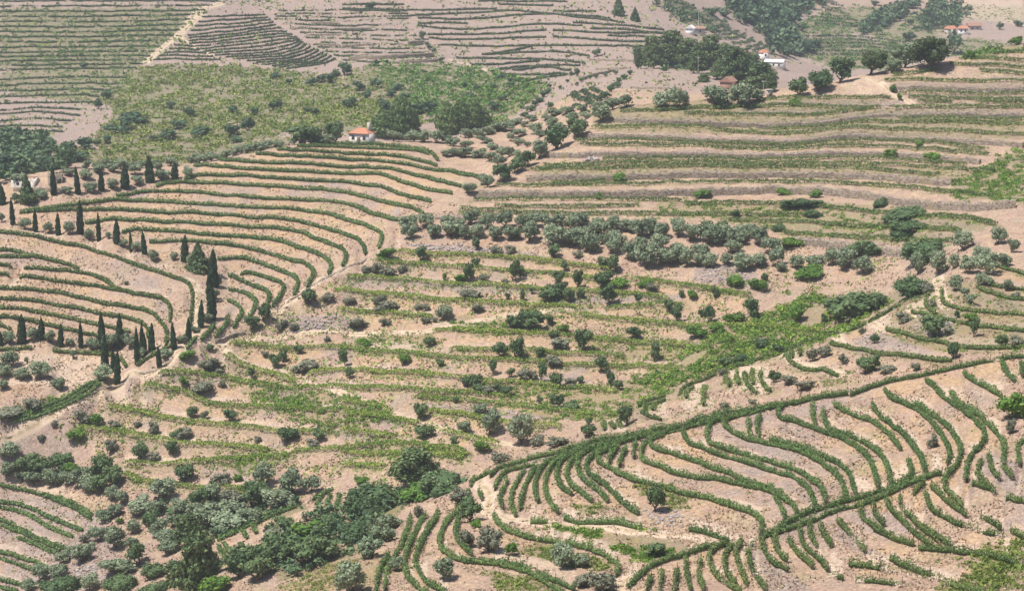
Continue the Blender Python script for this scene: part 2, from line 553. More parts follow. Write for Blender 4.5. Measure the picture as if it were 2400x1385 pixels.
# trees and shrubs: sheet origin in the photograph; each "x,base,width,height" in thirds of a photograph pixel, kind letter first
# o olive, s evergreen oak, b grey shrub, l leafy green shrub, c cypress, f far woodland tree, p pine, k cork oak, t poplar, i fir
TREES = [
('A', 'the far scrub slope', 'f', "750,700,60,60 690,770,40,70 930,870,150,70 820,945,130,70 1330,820,60,60 1630,800,65,55 1790,815,50,60 1945,775,80,70 1250,910,90,70 1640,960,90,100 1740,930,70,90 1190,985,80,70 1420,960,90,70 1080,990,50,50 600,1055,90,70 680,1030,50,40 355,1060,70,80 500,1060,70,60 890,910,90,60 740,1010,50,60 1200,770,50,45 590,480,40,30 1940,560,50,40 2030,600,40,40 2200,600,70,50 2260,580,60,60 2320,590,50,60 2370,560,50,60 2150,800,50,40 2220,810,60,50 1660,1000,70,40"),
('A', 'the garden of the white house', 's', "2120,905,160,115 2140,990,140,100 2360,970,120,140"),
('A', 'the garden of the white house', 'i', "2230,940,100,95"),
('A', 'the thicket behind the ruins', 'f', "40,1010,120,90 110,1050,90,60 150,1090,110,80 60,1120,120,80 250,1040,100,60 30,1190,120,100 130,1170,130,90 240,1130,120,80 300,1110,100,70 420,1140,80,60 560,1130,120,60 350,1180,150,70 60,1240,110,80"),
('A', 'the thicket behind the ruins', 's', "480,1200,110,115"),
('A', 'the grove beside the ruins', 'o', "1200,1150,70,60 1110,1200,60,55 850,1190,70,60 750,1190,60,55 680,1195,60,45 710,1220,70,60 620,1190,60,50 600,1250,70,60 490,1235,70,45 800,1210,70,50 920,1180,60,50 950,1225,70,60 1000,1180,60,50 1050,1180,50,40 1090,1150,50,40"),
('A', 'the spur top lane', 'o', "1400,1130,110,60 1490,1130,80,60 1590,1110,70,50 1340,1120,60,40 1690,1070,80,50 1760,1060,70,50 1830,1050,70,50 1900,1030,80,50 1960,1020,60,40 2070,1000,60,40 2310,970,70,60"),
('A', 'the upper cypress avenue', 'o', "1140,1270,80,70 1310,1250,60,60 970,1300,70,60 795,1330,70,65 640,1350,70,60 475,1365,60,45 285,1380,60,50 130,1300,80,70"),
('A', 'the upper avenue by the ruins', 'c', "380,1375,40,190 550,1365,35,180 713,1340,40,120 880,1325,60,170 1055,1290,50,170 1228,1260,45,120 20,1435,45,140"),
('A', 'the upper avenue by the ruins', 'i', "190,1430,90,160"),
('B', 'the poplar clump behind the white house', 't', "430,955,150,230 300,955,140,170 370,960,120,180 760,940,120,200 840,920,100,200 920,900,100,170 700,900,80,130 990,880,90,130 500,940,90,150"),
('B', 'the distant pink terraces', 'f', "210,65,60,45 570,280,40,45 605,330,25,40 625,355,30,40 650,375,30,30 700,440,35,35 245,465,40,40 20,530,70,90 1660,540,40,60 1620,540,30,30 1700,465,25,30 1800,400,55,50 1790,555,30,35 1690,580,30,30 1750,560,25,30 1655,600,25,30 1590,580,25,25 1535,625,25,30 1855,545,30,25 1925,530,30,35"),
('B', 'the wooded valley side', 'f', "870,620,40,40 955,640,35,50 1085,790,60,60 1190,615,50,40 1120,560,50,35 1185,580,40,30 1080,620,50,35 290,770,90,70 180,700,60,60 450,700,60,50 550,800,80,70 400,640,70,50 250,620,70,60 120,640,80,70 60,760,80,60 350,690,60,50 480,800,70,60 620,800,70,70 1140,710,60,40 900,690,50,40"),
('B', 'the hedge climbing to the knoll', 'f', "1990,560,40,35 2030,530,30,30 1955,590,35,40 1940,620,40,40 1900,650,50,50 1870,690,60,50 1830,700,50,40 1470,770,40,50 1750,750,35,40 1470,620,30,35 1450,660,40,40 1420,690,40,40 1390,720,50,40 1360,750,50,40 1330,790,50,40 1300,830,60,40"),
('B', 'the skyline lane of the far vineyard', 'i', "1950,110,70,110 2065,150,60,90"),
('B', 'the edge of the walled slope', 's', "1660,965,130,140 1510,1045,150,140 1310,1180,90,110 1230,1215,100,100 1140,1275,130,105"),
('B', 'the edge of the walled slope', 'o', "1830,850,110,110 1390,1110,80,110 1030,1320,70,70 990,1290,60,60 890,1365,80,70 1910,770,90,80 2010,755,90,80 1820,740,80,50"),
('B', 'the row topping the walled slope', 'o', "2255,750,110,95 2370,760,100,120"),
('B', 'the grove on the bare hillside', 'o', "585,1000,80,75 670,1005,80,70 740,1010,60,50 510,975,90,65 365,975,90,65 870,970,70,60 875,1040,70,50 790,1030,70,60 800,1090,60,50 865,1105,80,60 740,1100,60,45 970,1110,80,60 1040,1140,70,60 1110,1165,90,75 1060,1050,70,50 1130,1090,70,50 1180,1110,60,60 1230,1110,50,50 1240,1030,60,50 1305,1040,50,40 1190,990,40,50 1000,1010,80,40 1250,960,80,50 1370,940,80,60 1395,965,70,50 1160,930,80,60 1090,930,90,60 1030,950,80,50 960,970,80,60 1230,880,80,40 1330,860,60,40 1290,900,40,40 1440,850,60,40 1490,880,70,50 1490,810,80,40 1590,800,80,50 1620,850,80,50 1690,800,60,50 1720,840,60,50 1530,910,60,40 1370,1040,50,40 210,970,60,50"),
('B', 'the walled slope', 'l', "1945,1258,85,65 1800,1375,50,50"),
('C', 'the bare mound on the ridge', 'k', "1740,500,260,240 1320,522,170,170"),
('C', 'the bare mound on the ridge', 'o', "1560,475,150,135 1490,515,80,85"),
('C', 'the bare mound on the ridge', 's', "1110,585,130,150 950,635,160,140 820,680,100,125"),
('C', 'the row topping the walled slope', 'o', "215,735,150,125 415,738,140,135 510,722,80,80 20,750,60,100"),
('C', 'the upper right terraces', 'l', "785,735,70,50 1470,635,50,60 2350,312,80,60 2015,412,60,60 1525,715,40,40 1460,1095,100,60 1760,1120,100,70 150,1375,110,60 700,1365,80,50 940,1378,80,45 1660,1020,50,35"),
('C', 'the pine wood on the knoll', 'p', "60,430,120,160 180,420,140,170 110,520,100,110 280,480,120,140 410,580,150,170 560,625,150,130 630,645,60,70 150,580,60,50 460,500,120,100 330,440,120,120 -290,420,60,120 -200,420,100,150 -70,450,130,180 -110,350,120,120 0,400,100,150 240,560,80,100 -20,480,90,90"),
('C', 'the distant valley', 'f', "840,222,50,55 210,110,80,50 300,120,60,50 930,340,70,50 890,360,60,50 1590,292,80,60 1600,180,40,50 1530,150,40,40 1910,380,90,160 1935,180,40,35 2225,210,45,50 2360,190,60,40 1280,165,40,30 1345,40,50,30 370,370,40,40 455,365,40,40 740,400,90,70 750,320,120,90"),
('D', 'the middle avenue of the spur', 'c', "92,205,30,180 250,228,30,155 408,250,35,150 565,270,45,215 695,295,30,190 820,332,45,155 922,365,22,150 1018,402,38,145 1298,465,50,185"),
('D', 'the clump beside the curving track', 'c', "1497,560,55,180 1505,640,60,190 1482,730,50,190 1490,862,60,220 1410,925,40,170 1328,1000,35,145 1227,1072,38,180 1122,1172,32,130"),
('D', 'the lower avenue of the spur', 'c', "155,1000,60,210 295,1005,48,155 425,1022,38,170 568,1028,32,190 717,1040,45,235 838,1035,48,240 965,1180,38,270 997,1100,32,200 1017,1105,32,150 1065,1075,40,195 737,1190,45,220 800,1200,35,150 822,1275,45,215 0,1020,40,100"),
('D', 'the middle avenue of the spur', 'i', "1390,528,110,185"),
('D', 'the middle avenue of the spur', 'o', "15,185,40,60 170,218,60,75 335,233,60,70 480,268,60,80 630,283,50,70 768,303,35,45 870,338,55,60 965,382,60,65 1085,422,60,70 1235,452,45,50 1350,492,60,70 1430,522,90,80 110,50,50,60 295,20,60,50"),
('D', 'the lower avenue of the spur', 'o', "70,1008,75,80 230,1003,80,80 360,1012,60,75 485,1017,45,50 645,1043,70,75 785,1053,90,100 865,1022,80,80 930,1062,60,80 1000,1122,60,60 1275,1022,60,50 1370,952,50,50 1450,892,60,60 1170,1102,70,50 1540,640,40,70 1525,720,40,70 745,1265,110,85"),
('D', 'the pale plot below the avenue', 'o', "80,1193,90,100 160,1285,90,75 285,1285,100,105 435,1312,80,90 40,1275,90,75 10,1250,50,80 25,1362,60,60 520,1132,35,50 190,1172,25,40"),
('D', 'the wall corner of the spur', 's', "200,62,90,85 2175,757,100,112 1855,872,80,120 1770,912,90,100 1475,1042,45,45"),
('D', 'the left of the weedy slope', 's', "1930,1182,80,90 1995,1142,50,80 2105,1107,60,60 1770,1272,50,80 2395,1142,40,80"),
('D', 'the left of the weedy slope', 'b', "890,582,30,30 1475,1192,130,100 1540,1242,70,50 1430,1372,150,80 1565,1352,50,60 2170,1202,160,90 2310,742,80,60 1980,902,80,80 2060,932,60,60 2300,1022,40,40 1860,1112,50,40"),
('D', 'the left of the weedy slope', 'l', "1285,1312,60,60 1310,1122,100,70"),
('E', 'the olive band across the slope', 'o', "470,240,110,90 485,303,80,95 585,218,80,92 640,293,90,85 745,203,80,60 755,293,110,105 840,222,70,60 905,202,80,90 870,303,70,90 965,293,90,90 1035,238,80,90 1085,308,80,90 1150,223,90,100 1190,303,100,90 1270,233,80,90 1320,315,110,115 1355,213,80,100 1440,228,90,90 1520,218,70,80 1490,352,130,150 1620,243,100,110 1690,213,80,80 1630,353,150,115 1720,293,80,80 1740,403,110,125 1820,273,110,110 1840,333,60,60 1930,243,100,100 1935,343,100,100 1890,403,90,90 2000,243,90,90 2015,443,100,122 2100,293,100,140 2100,373,80,80 2190,273,90,100 2230,383,120,100 2260,293,80,100 2340,233,80,80 2370,283,80,100 2300,473,120,105 2140,503,130,155 2370,453,90,120 2360,383,80,60"),
('E', 'the middle of the weedy slope', 's', "560,442,80,95 905,577,80,140 950,482,60,50 1200,572,60,140 1260,552,60,70 1510,607,80,100 1570,517,45,75 1660,622,70,125 1830,632,130,110 1480,722,130,120 1600,722,70,110 1545,692,80,90 1675,712,50,70 1895,742,110,120 1490,442,90,80 1840,502,90,80 1935,522,90,110 950,382,50,90 1340,672,40,50 1275,717,45,70 1170,707,40,50 1220,902,100,90 1340,912,150,135 1460,862,60,60 1360,832,70,50 2300,802,70,90 2360,862,70,100 2090,742,50,80 2385,692,40,60 615,1032,70,70 1720,1087,110,150 2055,987,90,80 1490,992,60,50 1115,1122,100,90 1215,1132,110,140 1400,1122,60,70 2200,1147,80,120 1825,1227,75,110 690,1177,60,50 25,1162,50,100 60,1277,50,70 1065,1232,60,100 1195,1262,60,60 1405,1292,55,120 1510,1332,80,110 1680,1302,50,50 880,1332,60,70 955,1332,70,90 950,1382,80,60 1095,1372,50,60 1895,1332,60,100 1945,1362,60,70 1160,1392,80,60"),
('E', 'the middle of the weedy slope', 'b', "1005,592,70,60 1155,602,45,40 905,702,140,60 425,512,60,60 330,547,100,80 245,537,70,80 165,537,80,60 1090,402,80,60 1190,392,70,60 55,742,80,50 270,742,90,60 330,792,130,80 540,782,60,50 595,792,50,50 960,797,80,60 110,907,130,80 310,902,70,50 590,882,60,50 650,872,40,40 2180,652,70,60 1530,1042,120,80 1495,1187,100,70 1290,1287,90,80 1350,1272,60,60 1610,1332,80,70 1030,1382,90,60 1660,430,60,50"),
('E', 'the middle of the weedy slope', 'l', "320,432,110,70 840,572,90,50 730,572,35,50 1560,932,80,50 165,1052,80,60 445,1162,80,80 1950,630,120,60 2140,620,80,50"),
('E', 'the middle of the weedy slope', 'o', "710,852,90,100"),
('F', 'the olive band across the slope', 'o', "50,313,110,125 170,343,110,135 290,333,130,115 390,303,100,90 410,343,70,80 480,293,80,80 530,343,90,120 610,403,110,105 350,403,90,80 130,433,100,90 30,483,80,110 100,493,80,90 215,493,90,80 310,483,80,70 420,513,110,115 535,493,100,80 680,483,90,100 690,533,60,60 810,503,80,90 920,483,100,70 1060,483,80,110 1160,513,120,135 1270,543,100,120"),
('F', 'the right end of the olive band', 'o', "1655,543,80,135 1800,543,110,145 1970,383,100,122 2215,333,90,110 2310,393,60,90 2000,543,90,120 2100,453,100,90 2160,543,120,140 2240,493,90,90 1905,513,55,90 2115,613,60,80 2155,623,60,60 2285,663,55,80 2030,757,60,70 1910,663,60,80 1930,603,60,50 1990,697,45,60"),
('F', 'the green hollow on the right', 's', "1365,812,100,100 1280,392,230,105 1710,432,300,135 1600,232,210,70 1550,152,230,60 1250,795,370,150 1620,692,240,130 1400,62,100,60 375,147,60,50 280,212,80,50 680,237,80,50 170,197,70,40 840,62,230,60 920,142,110,50 1560,282,150,60 585,607,45,60 230,692,50,60 140,802,60,60 205,867,70,125 480,842,110,120 390,862,80,70 545,1032,100,70 660,1097,80,60 410,1152,110,60 300,1192,80,60 1000,902,40,60"),
('F', 'the green hollow on the right', 'l', "370,632,110,90 520,662,110,90 65,692,70,60 340,882,120,60 800,872,110,120 110,992,120,90 240,952,110,60 900,560,180,70 760,350,150,70 2020,872,80,70"),
('F', 'the stony spur on the right', 'b', "2345,712,70,50 1700,682,90,80 1755,782,50,50 1540,882,90,80 1860,992,90,80 2350,1062,110,90 930,1152,70,90 990,1122,90,90 1130,1182,60,70 1250,952,40,60 280,1242,60,40 740,1322,110,80 860,1362,130,70 1640,1222,60,60 1430,1242,130,60 1160,892,50,50"),
('F', 'the stony spur on the right', 's', "1765,985,160,145 1930,852,40,50 2045,1007,65,130 2235,1042,75,80 1900,1132,80,120 1350,1032,60,70 1280,1255,130,105 1360,1232,60,110 640,1302,70,90"),
('G', 'the line above the corner vineyard', 'o', "80,393,110,85 60,543,90,90 150,563,100,92 235,588,100,82 335,593,110,112 400,603,80,110 480,633,90,90 570,653,110,120 640,643,120,90 620,693,70,80 790,743,80,90 870,773,80,80"),
('G', 'the line above the corner vineyard', 's', "230,472,210,100 440,493,160,145 740,603,160,185 690,703,130,120 800,643,120,150"),
('G', 'the valley floor at lower left', 'o', "730,885,110,95 820,843,80,70 985,823,140,112 1105,843,110,100 1245,843,110,100 930,973,80,90 815,1075,130,145 700,1022,100,92 1135,973,100,100 1220,933,90,80 925,1073,70,70 630,1103,70,70 570,1183,120,112 500,1133,90,70 430,1193,90,80 430,1283,110,90 290,1313,100,112 220,1373,100,70 630,1373,110,100 820,1263,190,100 1160,1063,130,100 1190,1113,120,90 1150,735,130,145 1510,753,100,130 1360,863,80,90 1460,923,150,150 1620,853,150,100 1960,803,200,100 1740,893,150,90 1610,933,200,90 1880,635,120,155 2070,700,140,158 2195,693,100,112"),
('G', 'the valley floor at lower left', 's', "1050,963,100,132 990,1195,140,145 450,1385,260,110 850,1373,200,122 1100,1393,200,100 1300,593,120,130 1410,793,130,150 1800,793,190,180 1540,1253,100,80 1810,1303,200,170 1740,1203,180,180 1680,1283,150,160 1900,1003,120,130 2210,1153,180,180 2300,963,150,120 2380,1003,60,120"),
('G', 'the gully beside the bare shoulder', 's', "1950,1183,220,170 2060,1103,200,160 2150,1183,180,150 1850,1183,180,160 2000,1013,180,150 2260,1083,160,160 2330,1133,140,120 1250,1290,150,120 1080,1280,160,110"),
('G', 'the valley floor at lower left', 'b', "600,1033,70,70 1560,603,110,90 1490,623,60,60 1980,1103,240,190 1640,783,150,110"),
('G', 'the valley floor at lower left', 'l', "850,903,50,50 510,563,110,80 1660,593,70,60 2180,1053,240,170 1520,1385,200,130"),
('G', 'the valley floor at lower left', 'p', "1320,1395,280,400 1340,1060,190,220"),
('G', 'the lower left terraces', 's', "990,433,100,112 1212,388,85,105 2020,313,120,112 2235,293,80,82 1345,137,80,80 1615,167,90,92 1260,262,90,60"),
('G', 'the lower left terraces', 'b', "1080,433,80,60 785,403,75,92 570,163,110,80 800,207,80,50 1085,263,70,92 1310,272,100,70 1440,142,60,60 965,202,50,50 280,277,50,50 2190,352,90,60 1815,307,50,50 230,80,120,70 80,140,160,45 380,207,40,45"),
('G', 'the lower left terraces', 'l', "545,323,110,100 685,197,85,97"),
('H', 'the foot of the weedy slope', 's', "560,163,95,122 585,288,120,102 1715,303,100,80 2010,218,90,122 1735,212,50,60 800,52,40,45 1390,47,45,50 1485,62,60,70 1530,82,60,80 1610,92,100,60 810,337,50,50"),
('H', 'the foot of the weedy slope', 'o', "865,258,80,82 1040,265,110,170 985,122,80,60 1260,347,130,185"),
('H', 'the foot of the weedy slope', 'l', "990,403,130,80"),
('H', 'the foot of the weedy slope', 'b', "1380,352,90,80 1530,352,150,60 1110,472,110,90"),
('H', 'the wooded gully by the near hill', 'p', "520,625,280,245"),
('H', 'the wooded gully by the near hill', 's', "250,795,340,205 110,885,160,205 720,663,290,132 100,1003,200,120"),
('H', 'the wooded gully by the near hill', 'l', "540,723,220,100 140,622,90,60"),
('H', 'the left flank of the near hill', 'o', "350,875,120,105 330,963,140,132 270,1055,150,135 220,1145,140,145 90,1380,170,200 385,1243,80,92 715,1295,110,165"),
('H', 'the lower part of the near hill', 'b', "1035,1105,160,175 880,1075,110,132 1700,1333,130,82 1830,1375,190,145 820,773,130,142 550,883,60,120"),
('H', 'the lower part of the near hill', 's', "910,893,150,172 2205,815,110,195 2230,1143,130,100"),
('H', 'the lower part of the near hill', 'o', "1530,1205,140,175 1700,1213,80,92"),
('H', 'the lower part of the near hill', 'l', "1200,1133,80,100 950,940,80,60"),
('I', 'the right side of the near hill', 'l', "2310,175,190,175"),
('I', 'the right side of the near hill', 'b', "1755,373,60,102 2310,273,60,102 490,57,60,50 290,92,60,70"),
]
SHEET = {'A': (0, 0), 'B': (800, 0), 'C': (1600, 0), 'D': (0, 460), 'E': (800, 460), 'F': (1600, 460), 'G': (0, 925), 'H': (800, 925), 'I': (1600, 925)}

# low cover: polygon (photograph pixels); clumps; radius range (m); kind; what it is
COVER = [
("240,235 330,158 450,150 640,162 780,182 900,250 960,262 700,305 600,330 420,350 250,365 215,330 270,265", 4600, 0.6, 1.9, 'scrub', 'olive-green scrub covering the far slope left of the house'),
("860,155 1000,150 1100,158 1290,195 1270,215 1170,295 1040,300 960,245 900,190", 1900, 0.6, 2.2, 'greenscrub', 'bright green scrub covering the far slope right of the house'),
("830,165 880,160 960,240 1000,290 880,310 700,310 740,250", 520, 0.8, 2.0, 'scrub', 'blue-green thicket filling the valley behind the white house'),
("0,310 60,312 110,335 180,370 130,400 0,425", 220, 1.5, 3.0, 'wood', 'dark woodland mass behind the ruined buildings'),
("1722,0 1943,0 1853,50 1870,130 1838,128 1795,85 1745,50 1695,18", 480, 2.0, 4.5, 'wood', 'blue-green wood filling the distant valley'),
("2147,0 2023,67 2023,83 2067,67 2147,13", 150, 1.8, 3.5, 'wood', 'dark diagonal tree belt in the distant valley'),
("2180,7 2220,0 2260,30 2233,73 2150,80 2153,57", 170, 1.8, 3.5, 'wood', 'grey-green wood beside the distant farmhouses'),
("1860,60 1910,40 1960,20 2030,60 2020,80 1870,80", 420, 0.8, 2.0, 'greenscrub', 'green scrub around the small distant vineyard'),
("1870,90 1950,85 2200,120 2100,165 1960,160 1870,130", 1100, 0.6, 1.7, 'greenscrub', 'green growth over the distant valley terraces'),
("1540,5 1600,0 1660,40 1720,70 1680,72 1600,55", 120, 1.0, 2.2, 'wood', 'dark tree line along the far ridge lane'),
("1490,120 1600,110 1700,130 1790,180 1780,210 1700,170 1560,165", 160, 1.0, 2.4, 'wood', 'dark undergrowth of the pine wood on the knoll'),
("0,20 500,20 420,80 330,150 260,175 100,170 0,160", 900, 0.5, 1.2, 'greenscrub', 'green weeds between the far left vine rows'),
("60,150 150,110 300,60 420,40 380,110 300,160 100,165", 700, 0.5, 1.2, 'greenscrub', 'green weeds in the gullies of the far left vineyard'),
("690,905 840,925 960,985 900,985 800,1010 640,965", 420, 0.4, 1.0, 'bramble', 'green brambles on the lower left bank'),
("1030,745 1200,738 1300,775 1130,790 1030,775", 260, 0.4, 1.0, 'bramble', 'green brambles below the middle track'),
("800,800 880,775 1000,775 1040,815 930,830 800,830", 260, 0.4, 0.9, 'bramble', 'green brambles at the left of the middle terraces'),
("1690,775 1900,690 2030,720 2100,705 1990,775 1900,810 1760,850 1570,905 1450,905 1560,860", 2100, 0.4, 1.3, 'bramble', 'green brambles filling the hollow on the right'),
("1230,955 1450,900 1600,900 1520,965 1400,985 1280,985", 420, 0.4, 1.0, 'bramble', 'green brambles at the foot of the hollow'),
("1540,468 1650,468 1720,480 1650,512 1540,508", 160, 0.4, 0.9, 'bramble', 'green weeds above the olive band'),
("2230,430 2400,345 2400,480 2320,470 2240,468", 900, 0.4, 1.1, 'bramble', 'overgrown green vines at the right end of the walled terraces'),
("1750,480 1930,470 2100,490 2330,520 2300,545 2100,540 1850,535", 420, 0.4, 0.9, 'bramble', 'green weeds over the terraces above the hollow'),
("1233,1226 1400,1245 1500,1250 1600,1260 1610,1290 1520,1320 1430,1280 1300,1248", 560, 0.35, 0.8, 'bramble', 'dense green bank beside the pale track of the near hill'),
("2260,1300 2400,1262 2400,1385 2180,1385 2290,1350", 420, 0.35, 0.8, 'greengrass', 'bright green growth in the lower right corner'),
("1130,1335 1260,1355 1330,1385 1170,1385", 160, 0.3, 0.7, 'greengrass', 'bright green growth at the bottom of the near hill'),
("1485,1140 1560,1135 1620,1152 1600,1200 1540,1180", 130, 0.3, 0.7, 'greengrass', 'green growth around the lone bush on the near hill'),
("1195,1285 1290,1275 1330,1300 1420,1310 1430,1340 1280,1310", 200, 0.3, 0.7, 'greengrass', 'green growth below the dense bank'),
("1350,1180 1420,1180 1425,1200 1360,1205", 50, 0.3, 0.6, 'greengrass', 'small green patch above the pale track'),
("650,1375 760,1325 830,1305 800,1360 720,1385", 420, 0.2, 0.45, 'greengrass', 'yellow-green grass on the bare shoulder'),
("1930,885 2000,870 1975,905 1920,910", 60, 0.3, 0.6, 'greengrass', 'yellow-green patch behind the near crest'),
("530,1060 680,1060 640,1110 550,1110", 120, 0.4, 0.9, 'bramble', 'green brambles on the lower left terraces'),
("0,960 170,915 230,885 240,895 180,935 20,985", 200, 0.35, 0.7, 'bramble', 'green hedge bank along the boundary wall'),
("1440,250 1640,235 1900,235 2060,232 2060,250 1700,258 1460,268", 200, 0.3, 0.6, 'bramble', 'green growth along the ridge terraces'),
("0,170 330,165 300,215 230,250 0,215", 500, 0.5, 1.1, 'greenscrub', 'green weeds in the lower part of the far left vineyard'),
("560,905 640,900 720,935 690,955 590,935", 200, 0.4, 0.9, 'bramble', 'green brambles left of the lower left bank'),
("1380,780 1560,790 1700,820 1640,850 1480,840 1350,810", 420, 0.35, 0.8, 'bramble', 'green weeds on the middle terraces left of the hollow'),
("1100,890 1350,905 1500,915 1450,935 1200,930", 320, 0.35, 0.8, 'bramble', 'green weeds above the foot of the slope'),
("1230,700 1370,690 1420,720 1350,740 1240,735", 120, 0.35, 0.8, 'bramble', 'green weeds below the dark tree cluster'),
("1620,480 1900,490 2060,520 2240,560 2100,575 1850,550 1650,510", 420, 0.35, 0.9, 'bramble', 'green weeds between the terraces right of the olive band'),
("2060,700 2200,650 2290,660 2400,700 2400,830 2250,830 2100,800", 420, 0.25, 0.6, 'bramble', 'sparse green weeds over the stony spur'),
("830,1030 1000,1035 1090,1065 1000,1075 850,1060", 220, 0.35, 0.8, 'bramble', 'green weeds left of the lone pine'),
("1380,260 1800,250 2060,255 2400,270 2400,330 1900,320 1400,310", 1300, 0.22, 0.55, 'greengrass', 'yellow-green weeds along the upper walled terraces'),
("1250,385 1700,370 2300,395 2240,430 1700,410 1260,430", 1200, 0.22, 0.55, 'greengrass', 'yellow-green weeds along the lower walled terraces'),
("2025,70 2100,60 2160,25 2200,85 2330,98 2400,112 2330,140 2200,130 2080,120", 700, 0.7, 1.8, 'greenscrub', 'green scrub around the distant farmhouses'),
("2225,10 2400,20 2400,55 2300,50 2240,40", 220, 0.5, 1.0, 'scrub', 'pale green strip of the distant hilltop field'),
("120,340 300,355 420,350 600,332 690,320 690,335 560,362 430,385 300,385 200,385", 620, 0.6, 1.6, 'scrub', 'olive-green scrub just behind the spur top lane'),
("1960,20 2130,10 2100,60 2030,60 1990,40", 160, 0.6, 1.6, 'greenscrub', 'green scrub right of the small distant vineyard'),
("620,1300 700,1230 780,1190 900,1180 960,1170 880,1285 770,1322 650,1362", 200, 0.5, 1.6, 'wood', 'dark undergrowth in the gully beside the bare shoulder'),
("380,1180 560,1150 700,1150 720,1190 600,1230 480,1270 400,1240", 160, 0.4, 1.2, 'wood', 'dark undergrowth among the lower left olives'),
("2405,140 2600,120 2600,560 2405,560", 300, 0.3, 1.0, 'bramble', 'green weeds on the slope past the right edge of the view'),
("2405,600 2600,560 2600,1385 2405,1385", 200, 0.2, 0.6, 'greengrass', 'green weeds on the near slope past the right edge of the view'),
("-180,440 -5,440 -5,1385 -180,1385", 250, 0.3, 1.0, 'bramble', 'green weeds on the slope past the left edge of the view'),
("-180,0 -5,0 -5,420 -180,420", 200, 0.6, 1.6, 'greenscrub', 'green weeds on the far slope past the left edge of the view'),
]
# ------------------------------------------------------------------ helpers
rng = np.random.default_rng(11)
random.seed(5)
def ordinal(k):
    return '%d%s' % (k, 'th' if 10 <= k % 100 <= 20 else {1: 'st', 2: 'nd', 3: 'rd'}.get(k % 10, 'th'))
def tag(o, label=None, cat=None, group=None, kind=None):
    if label: o['label'] = label
    if cat: o['category'] = cat
    if group: o['group'] = group
    if kind: o['kind'] = kind
    return o
def quad_mesh(name, V, Q, mat, tint=None, smooth=False):
    V = np.asarray(V, np.float32); Q = np.asarray(Q, np.int32)
    me = bpy.data.meshes.new(name)
    me.vertices.add(len(V)); me.vertices.foreach_set('co', V.ravel())
    me.loops.add(Q.size); me.loops.foreach_set('vertex_index', Q.ravel())
    me.polygons.add(len(Q)); me.polygons.foreach_set('loop_start', np.arange(0, Q.size, Q.shape[1], dtype=np.int32))
    if smooth: me.polygons.foreach_set('use_smooth', np.ones(len(Q), bool))
    if tint is not None:
        a = me.attributes.new('tint', 'FLOAT', 'POINT'); a.data.foreach_set('value', np.asarray(tint, np.float32))
    me.update(calc_edges=True)
    if mat: me.materials.append(mat)
    return me
def obj(name, me, parent=None):
    o = bpy.data.objects.new(name, me); col.objects.link(o)
    if parent: o.parent = parent
    return o
def empty(name, loc):
    o = bpy.data.objects.new(name, None); col.objects.link(o); o.location = loc; o.empty_display_size = 0.5
    return o
def vnoise(x, y, seed=0):
    """smooth value noise in -1..1"""
    x = np.asarray(x, float); y = np.asarray(y, float)
    xi = np.floor(x).astype(np.int64); yi = np.floor(y).astype(np.int64)
    fx = x - xi; fy = y - yi
    fx = fx * fx * (3 - 2 * fx); fy = fy * fy * (3 - 2 * fy)
    def h(a, b):
        k = (a * 374761393 + b * 668265263 + seed * 982451653) & 0x7fffffff
        k = ((k ^ (k >> 13)) * 1274126177) & 0x7fffffff
        k = (k ^ (k >> 16)) & 0xffff
        return k / 32767.5 - 1
    return (h(xi, yi) * (1 - fx) + h(xi + 1, yi) * fx) * (1 - fy) + (h(xi, yi + 1) * (1 - fx) + h(xi + 1, yi + 1) * fx) * fy
def parse(line):
    return np.array([list(map(float, q.split(','))) for q in line.split()])
def spline(c, step=5.0):
    """rounded path through the surveyed pixels"""
    c = np.asarray(c, float)
    if len(c) == 2: 
        n_ = max(2, int(np.hypot(*(c[1] - c[0])) / step))
        return c[0] + (c[1] - c[0]) * np.linspace(0, 1, n_)[:, None]
    q = np.vstack([2 * c[0] - c[1], c, 2 * c[-1] - c[-2]]); out = []
    for i in range(1, len(q) - 2):
        p0, p1, p2, p3 = q[i - 1:i + 3]
        m = max(2, int(np.hypot(*(p2 - p1)) / step))
        t = np.linspace(0, 1, m, endpoint=False)[:, None]
        out.append(0.5 * (2 * p1 + (p2 - p0) * t + (2 * p0 - 5 * p1 + 4 * p2 - p3) * t ** 2 + (3 * p1 - p0 - 3 * p2 + p3) * t ** 3))
    return np.vstack(out + [c[-1:]])
def path3(c, ymin=0, ymax=1e9, lift=0.0, step=5.0):
    """survey line -> ground path (x, y); lift = metres of the traced line above its foot"""
    s = spline(c, step)
    h = hit(s[:, 0], s[:, 1], ymin, ymax)
    if lift:
        s = s.copy(); s[:, 1] += lift * FPX / h[:, 1]
        h = hit(s[:, 0], s[:, 1], ymin, ymax)
    keep = [0]
    med = np.median(h[:, 1])
    ok = np.abs(h[:, 1] - med) < 0.28 * med
    h = h[ok]
    if len(h) > 6:                              # even out the survey
        k = np.array([1, 2, 3, 2, 1]) / 9.0
        hp = np.vstack([h[:1], h[:1], h, h[-1:], h[-1:]])
        h = np.stack([np.convolve(hp[:, 0], k, 'valid'), np.convolve(hp[:, 1], k, 'valid')], 1)
    return h
def resample(h, ds):
    s = np.concatenate([[0], np.cumsum(np.hypot(*np.diff(h, axis=0).T))])
    m = max(2, int(round(s[-1] / ds)) + 1)
    t = np.linspace(0, s[-1], m)
    return np.stack([np.interp(t, s, h[:, 0]), np.interp(t, s, h[:, 1])], 1), s[-1]
def in_poly(px, py, poly):
    inside = np.zeros(len(px), bool)
    x0, y0 = poly[-1]
    for x1, y1 in poly:
        c = ((y1 > py) != (y0 > py)) & (px < (x0 - x1) * (py - y1) / ((y0 - y1) + 1e-9) + x1)
        inside ^= c
        x0, y0 = x1, y1
    return inside

